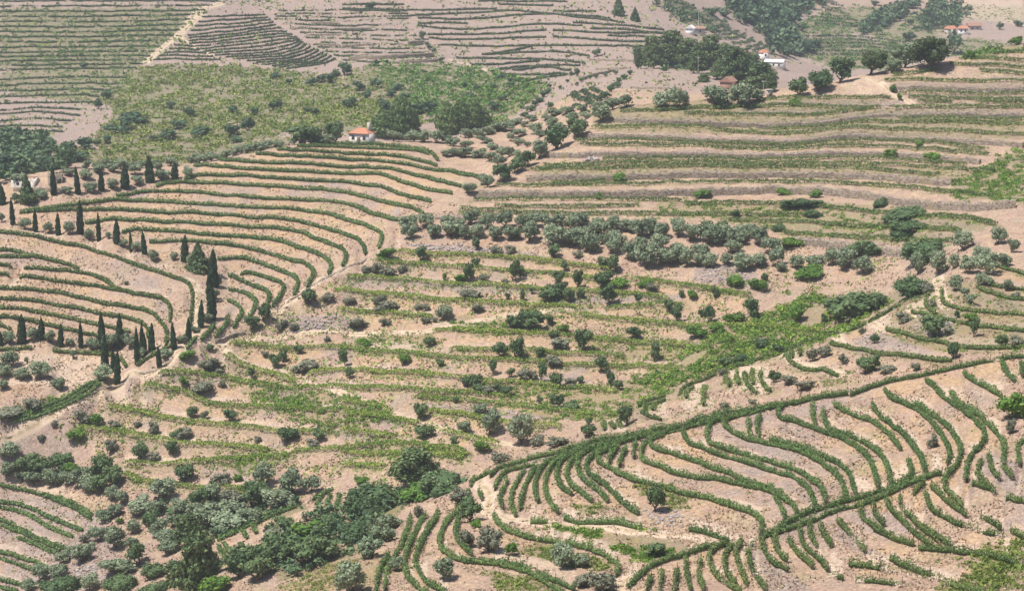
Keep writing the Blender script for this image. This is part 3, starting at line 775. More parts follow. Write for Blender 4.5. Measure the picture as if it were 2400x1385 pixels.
# ------------------------------------------------------------------ materials
def nodes(name):
    m = bpy.data.materials.new(name); m.use_nodes = True
    nt = m.node_tree; nt.nodes.clear()
    out = nt.nodes.new('ShaderNodeOutputMaterial')
    bs = nt.nodes.new('ShaderNodeBsdfPrincipled')
    nt.links.new(bs.outputs[0], out.inputs[0])
    bs.inputs['Roughness'].default_value = 0.85
    bs.inputs['Specular IOR Level'].default_value = 0.15
    return m, nt, bs, out
def mixc(nt, fac, a, b, mode='MIX'):
    n_ = nt.nodes.new('ShaderNodeMix'); n_.data_type = 'RGBA'; n_.blend_type = mode
    for sock, v in ((n_.inputs[0], fac), (n_.inputs[6], a), (n_.inputs[7], b)):
        if hasattr(v, 'is_output') or isinstance(v, bpy.types.NodeSocket): nt.links.new(v, sock)
        elif isinstance(v, (int, float)): sock.default_value = v
        else: sock.default_value = (*v, 1)
    return n_.outputs[2]
def noise(nt, scale, detail=4, rough=0.6, vec=None):
    n_ = nt.nodes.new('ShaderNodeTexNoise'); n_.inputs['Scale'].default_value = scale
    n_.inputs['Detail'].default_value = detail; n_.inputs['Roughness'].default_value = rough
    if vec is not None: nt.links.new(vec, n_.inputs['Vector'])
    return n_.outputs[0]
def ramp(nt, val, lo, hi):
    n_ = nt.nodes.new('ShaderNodeMapRange'); n_.inputs[1].default_value = lo; n_.inputs[2].default_value = hi
    n_.clamp = True; nt.links.new(val, n_.inputs[0]); return n_.outputs[0]
def math_(nt, op, a, b):
    n_ = nt.nodes.new('ShaderNodeMath'); n_.operation = op
    for i, v in enumerate((a, b)):
        if isinstance(v, (int, float)): n_.inputs[i].default_value = v
        else: nt.links.new(v, n_.inputs[i])
    return n_.outputs[0]
def bump(nt, bs, h, strength, dist):
    b = nt.nodes.new('ShaderNodeBump'); b.inputs['Strength'].default_value = strength; b.inputs['Distance'].default_value = dist
    nt.links.new(h, b.inputs['Height']); nt.links.new(b.outputs[0], bs.inputs['Normal'])
def geo_pos(nt):
    return nt.nodes.new('ShaderNodeNewGeometry').outputs['Position']
def leaf_mat(name, dark, mid, light, trans=0.30, rnd=0.35):
    m, nt, bs, out = nodes(name)
    at = nt.nodes.new('ShaderNodeAttribute'); at.attribute_name = 'tint'
    oi = nt.nodes.new('ShaderNodeObjectInfo')
    r = math_(nt, 'MULTIPLY', math_(nt, 'SUBTRACT', oi.outputs['Random'], 0.5), rnd)
    pn = noise(nt, 0.12, 2, 0.5, geo_pos(nt))
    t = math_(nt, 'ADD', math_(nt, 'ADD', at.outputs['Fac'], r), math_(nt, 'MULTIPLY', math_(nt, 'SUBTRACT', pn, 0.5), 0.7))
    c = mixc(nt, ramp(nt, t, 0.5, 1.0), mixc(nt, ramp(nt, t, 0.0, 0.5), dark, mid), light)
    nt.links.new(c, bs.inputs['Base Color'])
    bs.inputs['Roughness'].default_value = 0.6
    bs.inputs['Specular IOR Level'].default_value = 0.25
    tr = nt.nodes.new('ShaderNodeBsdfTranslucent'); nt.links.new(c, tr.inputs[0])
    mx = nt.nodes.new('ShaderNodeMixShader'); mx.inputs[0].default_value = trans
    nt.links.new(bs.outputs[0], mx.inputs[1]); nt.links.new(tr.outputs[0], mx.inputs[2]); nt.links.new(mx.outputs[0], out.inputs[0])
    return m
M = {}
M['vine'] = leaf_mat('vine_leaves', (.078, .148, .045), (.142, .228, .074), (.235, .315, .108))
M['vine_y'] = leaf_mat('yellowing_vine_leaves', (0.097, 0.181, 0.031), (0.203, 0.302, 0.053), (0.437, 0.466, 0.107))
M['vine_far'] = leaf_mat('far_vine_leaves', (0.058, 0.098, 0.05), (0.088, 0.134, 0.064), (0.12, 0.165, 0.076))
M['olive'] = leaf_mat('olive_leaves', (0.118, 0.158, 0.090), (0.212, 0.261, 0.152), (0.383, 0.415, 0.268), .12)
M['oak'] = leaf_mat('oak_leaves', (0.051, 0.095, 0.036), (0.098, 0.155, 0.059), (0.182, 0.229, 0.096), .12)
M['cork'] = leaf_mat('cork_oak_leaves', (0.034, 0.061, 0.023), (0.064, 0.096, 0.035), (0.114, 0.144, 0.052), .12)
M['cypress'] = leaf_mat('cypress_leaves', (0.020, 0.048, 0.018), (0.034, 0.074, 0.028), (0.063, 0.105, 0.042), .08, .2)
M['grey'] = leaf_mat('grey_shrub_leaves', (0.116, 0.127, 0.082), (0.194, 0.200, 0.134), (0.310, 0.297, 0.206), .12)
M['leafy'] = leaf_mat('green_shrub_leaves', (0.070, 0.151, 0.025), (0.133, 0.248, 0.039), (0.248, 0.363, 0.067))
M['wood'] = leaf_mat('woodland_leaves', (0.047, 0.092, 0.048), (0.083, 0.141, 0.066), (0.142, 0.206, 0.089), .12)
M['pine'] = leaf_mat('pine_needles', (0.052, 0.092, 0.033), (0.101, 0.151, 0.053), (0.185, 0.230, 0.088), .1)
M['poplar'] = leaf_mat('poplar_leaves', (0.078, 0.140, 0.048), (0.140, 0.220, 0.071), (0.246, 0.324, 0.120))
M['scrub'] = leaf_mat('scrub_leaves', (0.103, 0.162, 0.034), (0.181, 0.246, 0.048), (0.327, 0.349, 0.091), .15)
M['greenscrub'] = leaf_mat('green_scrub_leaves', (0.070, 0.156, 0.032), (0.125, 0.234, 0.047), (0.204, 0.312, 0.070), .15)
M['bramble'] = leaf_mat('bramble_leaves', (0.088, 0.179, 0.027), (0.165, 0.282, 0.042), (0.321, 0.418, 0.076))
M['greengrass'] = leaf_mat('green_grass_blades', (0.106, 0.163, 0.031), (0.181, 0.244, 0.050), (0.338, 0.350, 0.112))
M['straw'] = leaf_mat('dry_grass_blades', (.19, .13, .085), (.34, .245, .155), (.52, .405, .265), .1)
def plain(name, c, rough=.85, var=.25, scale=3.0, bumps=0.0):
    m, nt, bs, out = nodes(name)
    p = geo_pos(nt)
    nn = noise(nt, scale, 6, .65, p)
    c2 = tuple(v * (1 - var) for v in c); c3 = tuple(min(1, v * (1 + var)) for v in c)
    nt.links.new(mixc(nt, ramp(nt, nn, .3, .7), c2, c3), bs.inputs['Base Color'])
    bs.inputs['Roughness'].default_value = rough
    if bumps: bump(nt, bs, nn, .6, bumps)
    return m
M['bark'] = plain('bark', (.14, .105, .08), .9, .35, 6)
M['post'] = plain('weathered_post', (.22, .18, .145), .9, .3, 6)
M['plaster'] = plain('white_plaster', (.72, .70, .67), .9, .06, 1.2)
M['oldplaster'] = plain('stained_plaster', (.50, .455, .40), .9, .35, 1.0)
M['tiles'] = plain('clay_tiles', (.44, .20, .125), .85, .3, 2.5, .05)
M['oldtiles'] = plain('brown_tiles', (.33, .19, .14), .85, .3, 2.5, .05)
M['glass_and_shade'] = plain('glass_and_opening_shade', (.05, .06, .065), .15, .2, 2)  # window panes; also the painted shade in the ruin openings
M['wooddoor'] = plain('door_paint', (.16, .09, .05), .6, .2, 4)
M['metal'] = plain('pale_metal', (.66, .68, .68), .45, .08, 2)
M['concrete'] = plain('concrete', (.45, .42, .38), .9, .15, 2)
def stone_mat(name, a, b, sc):
    m, nt, bs, out = nodes(name)
    p = geo_pos(nt)
    mp = nt.nodes.new('ShaderNodeMapping'); mp.inputs['Scale'].default_value = (1, 1, 2.2); nt.links.new(p, mp.inputs[0])
    v = nt.nodes.new('ShaderNodeTexVoronoi'); v.inputs['Scale'].default_value = sc; nt.links.new(mp.outputs[0], v.inputs['Vector'])
    e = nt.nodes.new('ShaderNodeTexVoronoi'); e.feature = 'DISTANCE_TO_EDGE'; e.inputs['Scale'].default_value = sc; nt.links.new(mp.outputs[0], e.inputs['Vector'])
    sp = nt.nodes.new('ShaderNodeSeparateColor'); nt.links.new(v.outputs['Color'], sp.inputs[0])
    c = mixc(nt, sp.outputs[0], a, b)
    c = mixc(nt, ramp(nt, noise(nt, .5, 4, .6, p), .52, .68), c, (.36, .29, .17))
    nt.links.new(c, bs.inputs['Base Color'])
    bump(nt, bs, ramp(nt, e.outputs['Distance'], 0, .12), 1.0, .12)
    return m
M['drystone'] = stone_mat('dry_stone', (.15, .115, .092), (.50, .41, .33), 1.9)
M['rock'] = plain('schist_rock', (.36, .31, .28), .9, .35, 1.5, .1)
def track_mat():
    m, nt, bs, out = nodes('pale_dirt')
    p = geo_pos(nt)
    c = mixc(nt, ramp(nt, noise(nt, .35, 5, .65, p), .35, .7), (.52, .40, .295), (.41, .30, .22))
    c = mixc(nt, ramp(nt, noise(nt, 2.5, 4, .7, p), .45, .75), c, (.58, .465, .355))
    at = nt.nodes.new('ShaderNodeAttribute'); at.attribute_name = 'tint'
    c = mixc(nt, math_(nt, 'MULTIPLY', at.outputs['Fac'], ramp(nt, noise(nt, .7, 4, .6, p), .35, .55)), c, (.30, .235, .13))
    nt.links.new(c, bs.inputs['Base Color']); bump(nt, bs, noise(nt, 2.0, 6, .7, p), .4, .15)
    return m
M['track'] = track_mat()
def ground_mat():
    m, nt, bs, out = nodes('hillside_ground')
    p = geo_pos(nt)
    at = nt.nodes.new('ShaderNodeAttribute'); at.attribute_name = 'cover'
    sp = nt.nodes.new('ShaderNodeSeparateColor'); nt.links.new(at.outputs['Color'], sp.inputs[0])
    big = noise(nt, .035, 4, .6, p); med = noise(nt, .22, 6, .68, p); fine = noise(nt, 1.6, 7, .75, p); grit = noise(nt, 6.0, 3, .7, p)
    # earth / dry grass / broken schist
    earth = mixc(nt, ramp(nt, fine, .35, .68), (.335, .218, .165), (.505, .358, .278))
    straw = mixc(nt, ramp(nt, fine, .35, .65), (.405, .275, .180), (.585, .435, .300))
    schist = mixc(nt, ramp(nt, fine, .38, .64), (.250, .188, .163), (.440, .348, .305))
    c = mixc(nt, ramp(nt, med, .44, .60), earth, straw)
    k = math_(nt, 'ADD', math_(nt, 'MULTIPLY', big, .6), math_(nt, 'MULTIPLY', med, .4))
    c = mixc(nt, ramp(nt, k, .56, .68), c, schist)
    rust = ramp(nt, noise(nt, .09, 5, .65, p), .56, .68)
    c = mixc(nt, math_(nt, 'MULTIPLY', rust, .6), c, (.42, .265, .165))
    gold = mixc(nt, ramp(nt, fine, .32, .66), (.38, .238, .138), (.58, .405, .250))
    c = mixc(nt, math_(nt, 'MULTIPLY', at.outputs['Alpha'], ramp(nt, med, .34, .58)), c, gold)
    sere = ramp(nt, noise(nt, .13, 6, .7, p), .54, .64)
    c = mixc(nt, math_(nt, 'MULTIPLY', sere, .55), c, mixc(nt, ramp(nt, fine, .35, .65), (.27, .225, .115), (.44, .37, .20)))
    # grey rocky banks
    c = mixc(nt, math_(nt, 'MULTIPLY', sp.outputs[1], ramp(nt, med, .30, .52)), c, schist)
    # sparse green weeds
    weed = mixc(nt, ramp(nt, fine, .35, .65), (.105, .125, .042), (.20, .205, .085))
    g = math_(nt, 'MULTIPLY', sp.outputs[0], ramp(nt, math_(nt, 'ADD', math_(nt, 'MULTIPLY', fine, .6), math_(nt, 'MULTIPLY', med, .4)), .36, .54))
    c = mixc(nt, g, c, weed)
    tuft = math_(nt, 'MULTIPLY', ramp(nt, noise(nt, .8, 5, .72, p), .60, .68), ramp(nt, big, .40, .60))
    c = mixc(nt, math_(nt, 'MULTIPLY', tuft, .7), c, (.15, .145, .075))
    mott = ramp(nt, noise(nt, .55, 7, .75, p), .50, .66)
    c = mixc(nt, math_(nt, 'MULTIPLY', mott, .42), c, (.20, .14, .10))
    # trodden pale dirt
    c = mixc(nt, math_(nt, 'MULTIPLY', sp.outputs[2], ramp(nt, fine, .2, .5)), c, (.60, .47, .355))
    gr = nt.nodes.new('ShaderNodeMapRange'); gr.inputs[1].default_value = .36; gr.inputs[2].default_value = .64; gr.inputs[3].default_value = .55; gr.inputs[4].default_value = 1.28
    nt.links.new(noise(nt, 2.4, 8, .8, p), gr.inputs[0])
    cb = nt.nodes.new('ShaderNodeCombineColor')
    for k_ in range(3): nt.links.new(gr.outputs[0], cb.inputs[k_])
    c = mixc(nt, 1.0, c, cb.outputs[0], 'MULTIPLY')
    nt.links.new(c, bs.inputs['Base Color'])
    h = math_(nt, 'ADD', math_(nt, 'MULTIPLY', fine, .8), math_(nt, 'MULTIPLY', grit, .3))
    bump(nt, bs, math_(nt, 'ADD', h, math_(nt, 'MULTIPLY', med, 1.2)), .75, .55)
    return m
M['ground'] = ground_mat()

# ------------------------------------------------------------------ planting plan: all paths on the ground
BLK = {  # ymin, ymax, height, width, leaf size, density per metre, gap, spread, material
 'near': (200, 328, 1.2, .74, .20, 58, .09, 'vine'), 'below': (190, 300, 1.2, .70, .20, 46, .20, 'vine_m'),
 'corner': (200, 328, 1.15, .70, .20, 48, .14, 'vine'), 'bulb': (420, 632, 1.40, 1.15, .38, 25, .015, 'vine'),
 'lower': (420, 560, 1.25, 1.05, .38, 25, .05, 'vine_m'), 'mid': (380, 540, 1.05, 2.2, .32, 40, .11, 'vine_y'),
 'upper': (440, 640, 1.3, 1.9, .38, 34, .06, 'vine_m'), 'spur': (330, 460, 1.1, .9, .30, 22, .18, 'vine_m'),
 'orchard': (340, 460, 1.1, 1.1, .42, 14, .10, 'vine'), 'farleft': (650, 1200, .95, 1.2, .7, 5, .20, 'vine_far'),
 'fardark': (800, 1200, 1.0, 1.1, .65, 6, .08, 'vine_far'), 'farpink': (820, 1250, 1.2, 1.2, .6, 9, .05, 'vine_far'), 'farterrace': (800, 1250, 1.0, 1.0, .6, 5, .30, 'vine_far'),
 'farvalley': (650, 1500, 1.4, 1.5, .95, 4.2, .12, 'vine_far')}
PLAN = []
for blk, text in ROWS.items():
    lines = [parse(l) for l in text.split('\n') if l.strip()]
    if blk == 'fardark': lines = FARDARK + FARSMALL
    if blk == 'farterrace': lines = FARTERR
    if blk == 'farleft': lines = FARLEFT[:-1] + lines
    p = BLK[blk]
    for l in lines:
        l = np.asarray(l, float)
        for e0, e1, fr in ((0, 1, True), (-1, -2, False)):
            if l[e0, 0] >= 2390 or l[e0, 0] <= 5:
                dv = l[e0] - l[e1]
                if abs(dv[0]) < abs(dv[1]) * 1.5: continue
                nw = l[e0] + dv / (abs(dv[0]) + 1e-6) * 170 * np.array([1, .6])
                l = np.vstack([nw, l]) if fr else np.vstack([l, nw])
        h = path3(l, p[0], p[1], (.6 if p[1] < 330 else .45) * p[2], 6.0)
        if len(h) < 2: continue
        PLAN.append((blk, l, h))
WALLP = []
for l in WALLS.split('\n'):
    a, b = l.split(';'); WALLP.append((parse(a), path3(parse(a), 430, 640, 0), float(b), 'terrace'))
for l in FARWALLS.split('\n'):
    a, b = l.split(';'); WALLP.append((parse(a), path3(parse(a), 600, 1200, 0), float(b), 'far'))
for l in "0,1020 100,972 200,924 292,886;0.8\n500,795 575,774;1.3\n640,724 720,678 800,632 865,600;0.5\n1007,514 1167,519;0.7\n545,365 620,349 680,337;0.7\n320,868 372,852 420,822;0.5".split('\n'):
    a, b = l.split(';'); WALLP.append((parse(a), path3(parse(a), 380, 640, 0), float(b), 'boundary'))
TRACKP = []
for l in TRACKS.split('\n'):
    a, b = l.split(';'); h = path3(parse(a), 0, 1300, 0)
    TRACKP.append((h, float(b)))

# ------------------------------------------------------------------ shape the terraces into the ground
from mathutils.kdtree import KDTree
gy = np.gradient(ZG, axis=0) / np.gradient(YG, axis=0)
gx_ = np.gradient(ZG, axis=1) / np.maximum(np.gradient(XG, axis=1), 1e-6)
# dz/dX at fixed Y is gx_; dz/dY along the column includes u*dz/dX
GX = gx_; GY = gy - UG * gx_
near_rows = (YS > 195) & (YS < 1100)
ridx = np.where(near_rows)[0]
def nearest(points, limit):
    kd = KDTree(len(points))
    for i, q in enumerate(points): kd.insert((q[0], q[1], 0), i)
    kd.balance()
    return kd
def masked_cells(points, R):
    """grid cells within R metres of any path point"""
    mask = np.zeros(ZG.shape, bool)
    for x, y in points:
        i0, i1 = np.searchsorted(YS, [y - R, y + R])
        j0, j1 = np.searchsorted(US, [(x - R) / y, (x + R) / y])
        mask[max(i0 - 1, 0):i1 + 1, max(j0 - 1, 0):j1 + 1] = True
    return np.where(mask)
DZ = np.zeros_like(ZG)
PH = np.full(ZG.shape, -1.0)              # place between the row below (0) and the row above (1)
cross = [[] for _ in US]
rp = []
for blk, l, h in PLAN:
    if blk.startswith('far'): continue
    q, L = resample(h, 0.8)
    if blk == 'upper':
        rp.append(q); continue
    uj = q[:, 0] / q[:, 1]
    for a in range(len(q) - 1):
        u0, u1, y0, y1 = uj[a], uj[a + 1], q[a, 1], q[a + 1, 1]
        if u0 > u1: u0, u1, y0, y1 = u1, u0, y1, y0
        j0, j1 = np.searchsorted(US, [u0, u1])
        for jj_ in range(j0, j1):
            cross[jj_].append(y0 + (y1 - y0) * (US[jj_] - u0) / max(u1 - u0, 1e-9))
for jj_, ys in enumerate(cross):
    ys = sorted(ys)
    ded = []
    for y in ys:
        if not ded or y - ded[-1] > 1.1: ded.append(y)
    for a in range(len(ded) - 1):
        y0, y1 = ded[a], ded[a + 1]
        if y1 - y0 > 24: continue
        i0, i1 = np.searchsorted(YS, [y0, y1])
        if i1 - i0 < 2: continue
        p = (YS[i0:i1] - y0) / (y1 - y0)
        za, zb = np.interp([y0, y1], YS, ZG[:, jj_])
        prof = np.where(p < .45, p * .30, .135 + (p - .45) / .55 * .865)
        DZ[i0:i1, jj_] = np.clip((za + (zb - za) * prof) - ZG[i0:i1, jj_], -1.6, 1.6)
        PH[i0:i1, jj_] = p
for _ in range(2):
    DZ[:, 1:-1] = (DZ[:, :-2] + 2 * DZ[:, 1:-1] + DZ[:, 2:]) / 4
DZ[1:-1] = (DZ[:-2] + 2 * DZ[1:-1] + DZ[2:]) / 4
rp = np.vstack(rp)
kd = nearest(rp, 4)
ii, jj = masked_cells(rp, 3.2)
for i, j in zip(ii, jj):
    x, y = XG[i, j], YG[i, j]
    _, k, d = kd.find((x, y, 0))
    if d > 5: continue
    g_ = math.hypot(GX[i, j], GY[i, j]) + 1e-6
    s = ((x - rp[k, 0]) * GX[i, j] + (y - rp[k, 1]) * GY[i, j]) / g_
    DZ[i, j] = -min(g_, .6) * s * math.exp(-(s / 1.9) ** 2) * 0.9
for l, h, hh, kind in WALLP:
    if kind == 'boundary': continue
    q, L = resample(h, 0.8)
    kd = nearest(q, 4)
    R = 6.0
    for i, j in zip(*masked_cells(q[::3], R)):
        x, y = XG[i, j], YG[i, j]
        _, k, d = kd.find((x, y, 0))
        if d > R: continue
        g_ = math.hypot(GX[i, j], GY[i, j]) + 1e-6
        s = ((x - q[k, 0]) * GX[i, j] + (y - q[k, 1]) * GY[i, j]) / g_
        lat = math.sqrt(max(d * d - s * s, 0))
        DZ[i, j] += .5 * hh * math.tanh((s - .5) / .4) * math.exp(-abs(s) / 3.0) * max(0, 1 - lat / 2.0)
amp = np.clip((YG - 150) / 100, 0, 1)
DZ += amp * (.16 * vnoise(XG / 2.3, YG / 2.3, 3) + .28 * vnoise(XG / 6.1, YG / 6.1, 4) + .06 * vnoise(XG / .9, YG / .9, 6) * (YG < 420))
ZG = ZG + DZ

# ground cover shares: R weeds, G stony bank, B trodden dirt
CV = np.zeros(ZG.shape + (4,), np.float32)
PXG, PYG = to_px(XG, YG, ZG)
jx = PXG + 7 * vnoise(XG / 4, YG / 4, 8); jy = PYG + 5 * vnoise(XG / 4, YG / 4, 9)
for poly, cnt, r0, r1, kind, lab in COVER:
    pl = parse(poly)
    hy = hit(pl[:, 0], pl[:, 1])[:, 1]
    sel = (YG > hy.min() - 40) & (YG < hy.max() + 40) & (PXG > pl[:, 0].min() - 9) & (PXG < pl[:, 0].max() + 9) & (PYG > pl[:, 1].min() - 9) & (PYG < pl[:, 1].max() + 9)
    i, j = np.where(sel)
    if not len(i): continue
    ins = in_poly(jx[i, j], jy[i, j], pl)
    CV[i[ins], j[ins], 0] = np.maximum(CV[i[ins], j[ins], 0], {'wood': .8, 'scrub': .72, 'greenscrub': .75}.get(kind, .55))
rp2 = np.vstack([resample(h, 1.0)[0] for blk, l, h in PLAN if blk in ('mid', 'upper', 'spur')])
kd = nearest(rp2, 3)
for i, j in zip(*masked_cells(rp2, 2.4)):
    _, k, d = kd.find((XG[i, j], YG[i, j], 0))
    CV[i, j, 0] = max(CV[i, j, 0], (.62 if YG[i, j] < 520 else .42) * math.exp(-(d / 1.5) ** 2))
# worked benches above each row, dry grass or broken schist on the banks
nz = vnoise(XG / 14, YG / 14, 51) + .5 * vnoise(XG / 4, YG / 4, 52)
soft = lambda a, b, x: np.clip((x - a) / (b - a), 0, 1)
on = PH >= 0
bench = on * (1 - soft(.38, .50, PH)) * (PH > .03)
bank = on * soft(.42, .55, PH)
wild = np.where((YG > 335) & (XG > -60 + (YG - 400) * .6), .45, 1.0)     # the weedy slope is less worked
CV[..., 2] = np.maximum(CV[..., 2], bench * np.where(YG < 330, .9, .6) * wild * soft(-1.1, .3, nz + .4))
CV[..., 3] = np.maximum(CV[..., 3], bank * soft(-.75, .05, nz) * .95)
CV[..., 1] = np.maximum(CV[..., 1], bank * soft(.25, .8, -nz) * .8)
for h, w_ in TRACKP:
    q, L = resample(h, 1.0); kd = nearest(q, 3)
    for i, j in zip(*masked_cells(q, w_ * .7 + 1.0)):
        _, k, d = kd.find((XG[i, j], YG[i, j], 0))
        CV[i, j, 2] = max(CV[i, j, 2], .9 * max(0, min(1, 1.35 - d / (w_ * .62))))
for poly in ("1765,1262 1790,1300 1850,1345 1920,1385 1800,1385 1755,1320", "1930,1200 2000,1240 2060,1290 2100,1330 2040,1310 1960,1260", "2030,1190 2100,1250 2150,1280 2060,1260 2010,1225", "2080,1190 2150,1250 2110,1250 2060,1215", "2310,1060 2400,1090 2400,1170 2350,1150 2300,1100",
             "2140,740 2240,745 2230,790 2180,790", "2000,790 2080,780 2200,830 2100,840 2000,830", "1640,620 1760,630 1800,680 1700,670 1620,660", "950,570 1200,585 1300,605 1000,590", "660,745 800,735 850,770 700,780", "1330,690 1600,690 1600,705 1400,712", "1250,880 1350,870 1400,900 1280,905", "1000,940 1200,960 1330,985 1150,985 1010,965",
             "820,640 1000,655 1250,675 1400,690 1200,690 900,670", "0,1150 100,1160 230,1215 300,1330 200,1385 0,1385"):
    pl = parse(poly); hy = hit(pl[:, 0], pl[:, 1])[:, 1]
    i, j = np.where((PXG > pl[:, 0].min()) & (PXG < pl[:, 0].max()) & (PYG > pl[:, 1].min()) & (PYG < pl[:, 1].max()) & (YG > hy.min() - 15) & (YG < hy.max() + 15))
    ins = in_poly(jx[i, j], jy[i, j], pl); CV[i[ins], j[ins], 1] = .95; CV[i[ins], j[ins], 3] *= .3
# the pale plot and benches that are worked bare
for poly, v in (("1702,872 1750,858 1800,858 1812,912 1775,925 1720,905", .8), ("1595,918 1650,890 1670,955 1600,965", .7), ("1500,950 1560,930 1565,980 1510,975", .6), ("2190,640 2215,645 2215,700 2250,725 2200,720", .7), ("2120,715 2190,690 2200,735 2150,745", .6), ("2040,750 2085,735 2100,780 2060,780", .7), ("1405,985 1470,975 1470,1010 1420,1012", .6), ("0,825 230,835 300,860 260,880 180,905 0,900", .55), ("1960,180 2040,180 2100,225 1990,222", .25), ("2205,0 2400,0 2400,60 2270,45", .5), ("530,640 600,640 560,780 520,740", .15)):
    pl = parse(poly); i, j = np.where((PXG > pl[:, 0].min()) & (PXG < pl[:, 0].max()) & (PYG > pl[:, 1].min()) & (PYG < pl[:, 1].max()) & (YG > 300))
    ins = in_poly(jx[i, j], jy[i, j], pl); CV[i[ins], j[ins], 2] = np.maximum(CV[i[ins], j[ins], 2], v)
pl = parse("640,1385 760,1325 860,1290 905,1300 870,1385"); i, j = np.where((PXG > 640) & (PXG < 905) & (PYG > 1290) & (YG > 200) & (YG < 320))
ins = in_poly(jx[i, j], jy[i, j], pl); CV[i[ins], j[ins], 3] = .95; CV[i[ins], j[ins], 0] = .35
slope = np.hypot(np.gradient(ZG, axis=0) / np.gradient(YG, axis=0), np.gradient(ZG, axis=1) / np.maximum(np.gradient(XG, axis=1), 1e-6))
CV[..., 1] = np.maximum(CV[..., 1], np.clip((slope - .45) * 1.3, 0, .8) * (YG < 640))
CV[..., 1] = np.maximum(CV[..., 1], .9 * np.clip((YG - 680) / 60, 0, 1) * (1 - np.clip((YG - 1250) / 100, 0, 1) * .6))

nr, nc = ZG.shape
V = np.stack([XG, YG, ZG], -1).reshape(-1, 3)
idx = np.arange(nr * nc).reshape(nr, nc)
Q = np.stack([idx[:-1, :-1], idx[:-1, 1:], idx[1:, 1:], idx[1:, :-1]], -1).reshape(-1, 4)
me = quad_mesh('ground', V, Q, M['ground'], smooth=True)
ca = me.color_attributes.new('cover', 'FLOAT_COLOR', 'POINT')
ca.data.foreach_set('color', CV.reshape(-1).astype(np.float32))
g = obj('ground', me); tag(g, kind='structure')
def g3(h, dz=0.0):
    return np.stack([h[:, 0], h[:, 1], ground(h[:, 0], h[:, 1]) + dz], 1)

# dirt tracks: sheets laid on the ground
for h, w_ in TRACKP:
    far = h[:, 1].mean() > 650
    q, L = resample(h, 2.0 if far else .7)
    if len(q) < 3: continue
    t = np.gradient(q, axis=0); t /= np.linalg.norm(t, axis=1)[:, None] + 1e-9
    nrm = np.stack([-t[:, 1], t[:, 0]], 1)
    wob = w_ * (.5 + .10 * vnoise(np.arange(len(q)) * .23, np.zeros(len(q)), int(L)))
    offs = np.linspace(-1, 1, 7)
    VV = np.vstack([g3(q + nrm * (wob * o)[:, None], .07 - .05 * abs(o) ** 3) for o in offs])
    m_ = len(q); id2 = np.arange(m_ * 7).reshape(7, m_)
    QQ = np.stack([id2[:-1, :-1], id2[1:, :-1], id2[1:, 1:], id2[:-1, 1:]], -1).reshape(-1, 4)
    o = obj('dirt_track', quad_mesh('dirt_track', VV, QQ, M['track'], np.repeat([.25, .0, .35, 1.0, .35, .0, .25], m_), smooth=True)); tag(o, kind='structure')

# ------------------------------------------------------------------ leaves
def leaves(C, size, N=None, flat=0.0, asp=1.35):
    """one bent leaf-spray quad at every centre; N = outward direction to lean towards"""
    k = len(C)
    r = rng.normal(size=(k, 3))
    if N is not None: r = r * .95 + N * .9
    r[:, 2] += flat
    r /= np.linalg.norm(r, axis=1)[:, None] + 1e-9
    a = np.cross(r, rng.normal(size=(k, 3))); a /= np.linalg.norm(a, axis=1)[:, None] + 1e-9
    b = np.cross(r, a)
    s = np.broadcast_to(size, (k,)) * rng.uniform(.65, 1.3, k) * .5
    a = a * (s * asp)[:, None]; b = b * (s / asp)[:, None]
    V_ = np.stack([C - a - b * .55, C + a * .2 - b, C + a + b * .45, C - a * .3 + b], 1).reshape(-1, 3)
    Q_ = np.arange(k * 4).reshape(k, 4)
    return V_, Q_, np.repeat(np.clip(rng.normal(.46, .30, k), 0, 1), 4)
def join(parts):
    Vs, Qs, Ts, o = [], [], [], 0
    for v, q, t in parts:
        Vs.append(v); Qs.append(np.asarray(q) + o); Ts.append(t); o += len(v)
    return np.vstack(Vs), np.vstack(Qs), np.concatenate(Ts)
def cube_sphere(nn=3):
    """unit sphere made of quads"""
    Vs, Qs = [], []
    t = np.linspace(-1, 1, nn + 1)
    a, b = np.meshgrid(t, t, indexing='ij')
    o = np.ones_like(a); off = 0
    for f in ((o, a, b), (-o, b, a), (b, o, a), (a, -o, b), (a, b, o), (b, a, -o)):
        p = np.stack(f, -1).reshape(-1, 3); p = p / np.linalg.norm(p, axis=1)[:, None]
        i = np.arange((nn + 1) ** 2).reshape(nn + 1, nn + 1) + off
        Vs.append(p); Qs.append(np.stack([i[:-1, :-1], i[1:, :-1], i[1:, 1:], i[:-1, 1:]], -1).reshape(-1, 4)); off += len(p)
    return np.vstack(Vs), np.vstack(Qs)
CSV, CSQ = cube_sphere(3)
def ball_pts(k):
    d = rng.normal(size=(k, 3)); return d / np.linalg.norm(d, axis=1)[:, None]
def lobe_crown(lobes, leaf, per, core=.72, flat=.15):
    """crown of leaf sprays on overlapping lobes (cx, cy, cz, rx, rz), with added light-blocking cores"""
    parts = []
    L = np.array(lobes)
    for cx, cy, cz, rx, rz in lobes:
        k = int(per * (rx * rx))
        d = ball_pts(k)
        rad = rng.uniform(.78, 1.12, k)[:, None]
        C = np.array([cx, cy, cz]) + d * rad * np.array([rx, rx, rz])
        # drop sprays buried in another lobe
        ins = np.zeros(k, bool)
        for ox, oy, oz, orx, orz in lobes:
            if (ox, oy, oz) == (cx, cy, cz): continue
            ins |= (((C - [ox, oy, oz]) / [orx, orx, orz]) ** 2).sum(1) < .55
        C = C[~ins]; d = d[~ins]
        parts.append(leaves(C, leaf, d, flat))
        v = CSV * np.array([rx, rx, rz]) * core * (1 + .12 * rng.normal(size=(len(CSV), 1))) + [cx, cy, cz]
        parts.append((v, CSQ, np.full(len(v), .25)))  # core added to block light, crown shade put into its darker tint
    return join(parts)
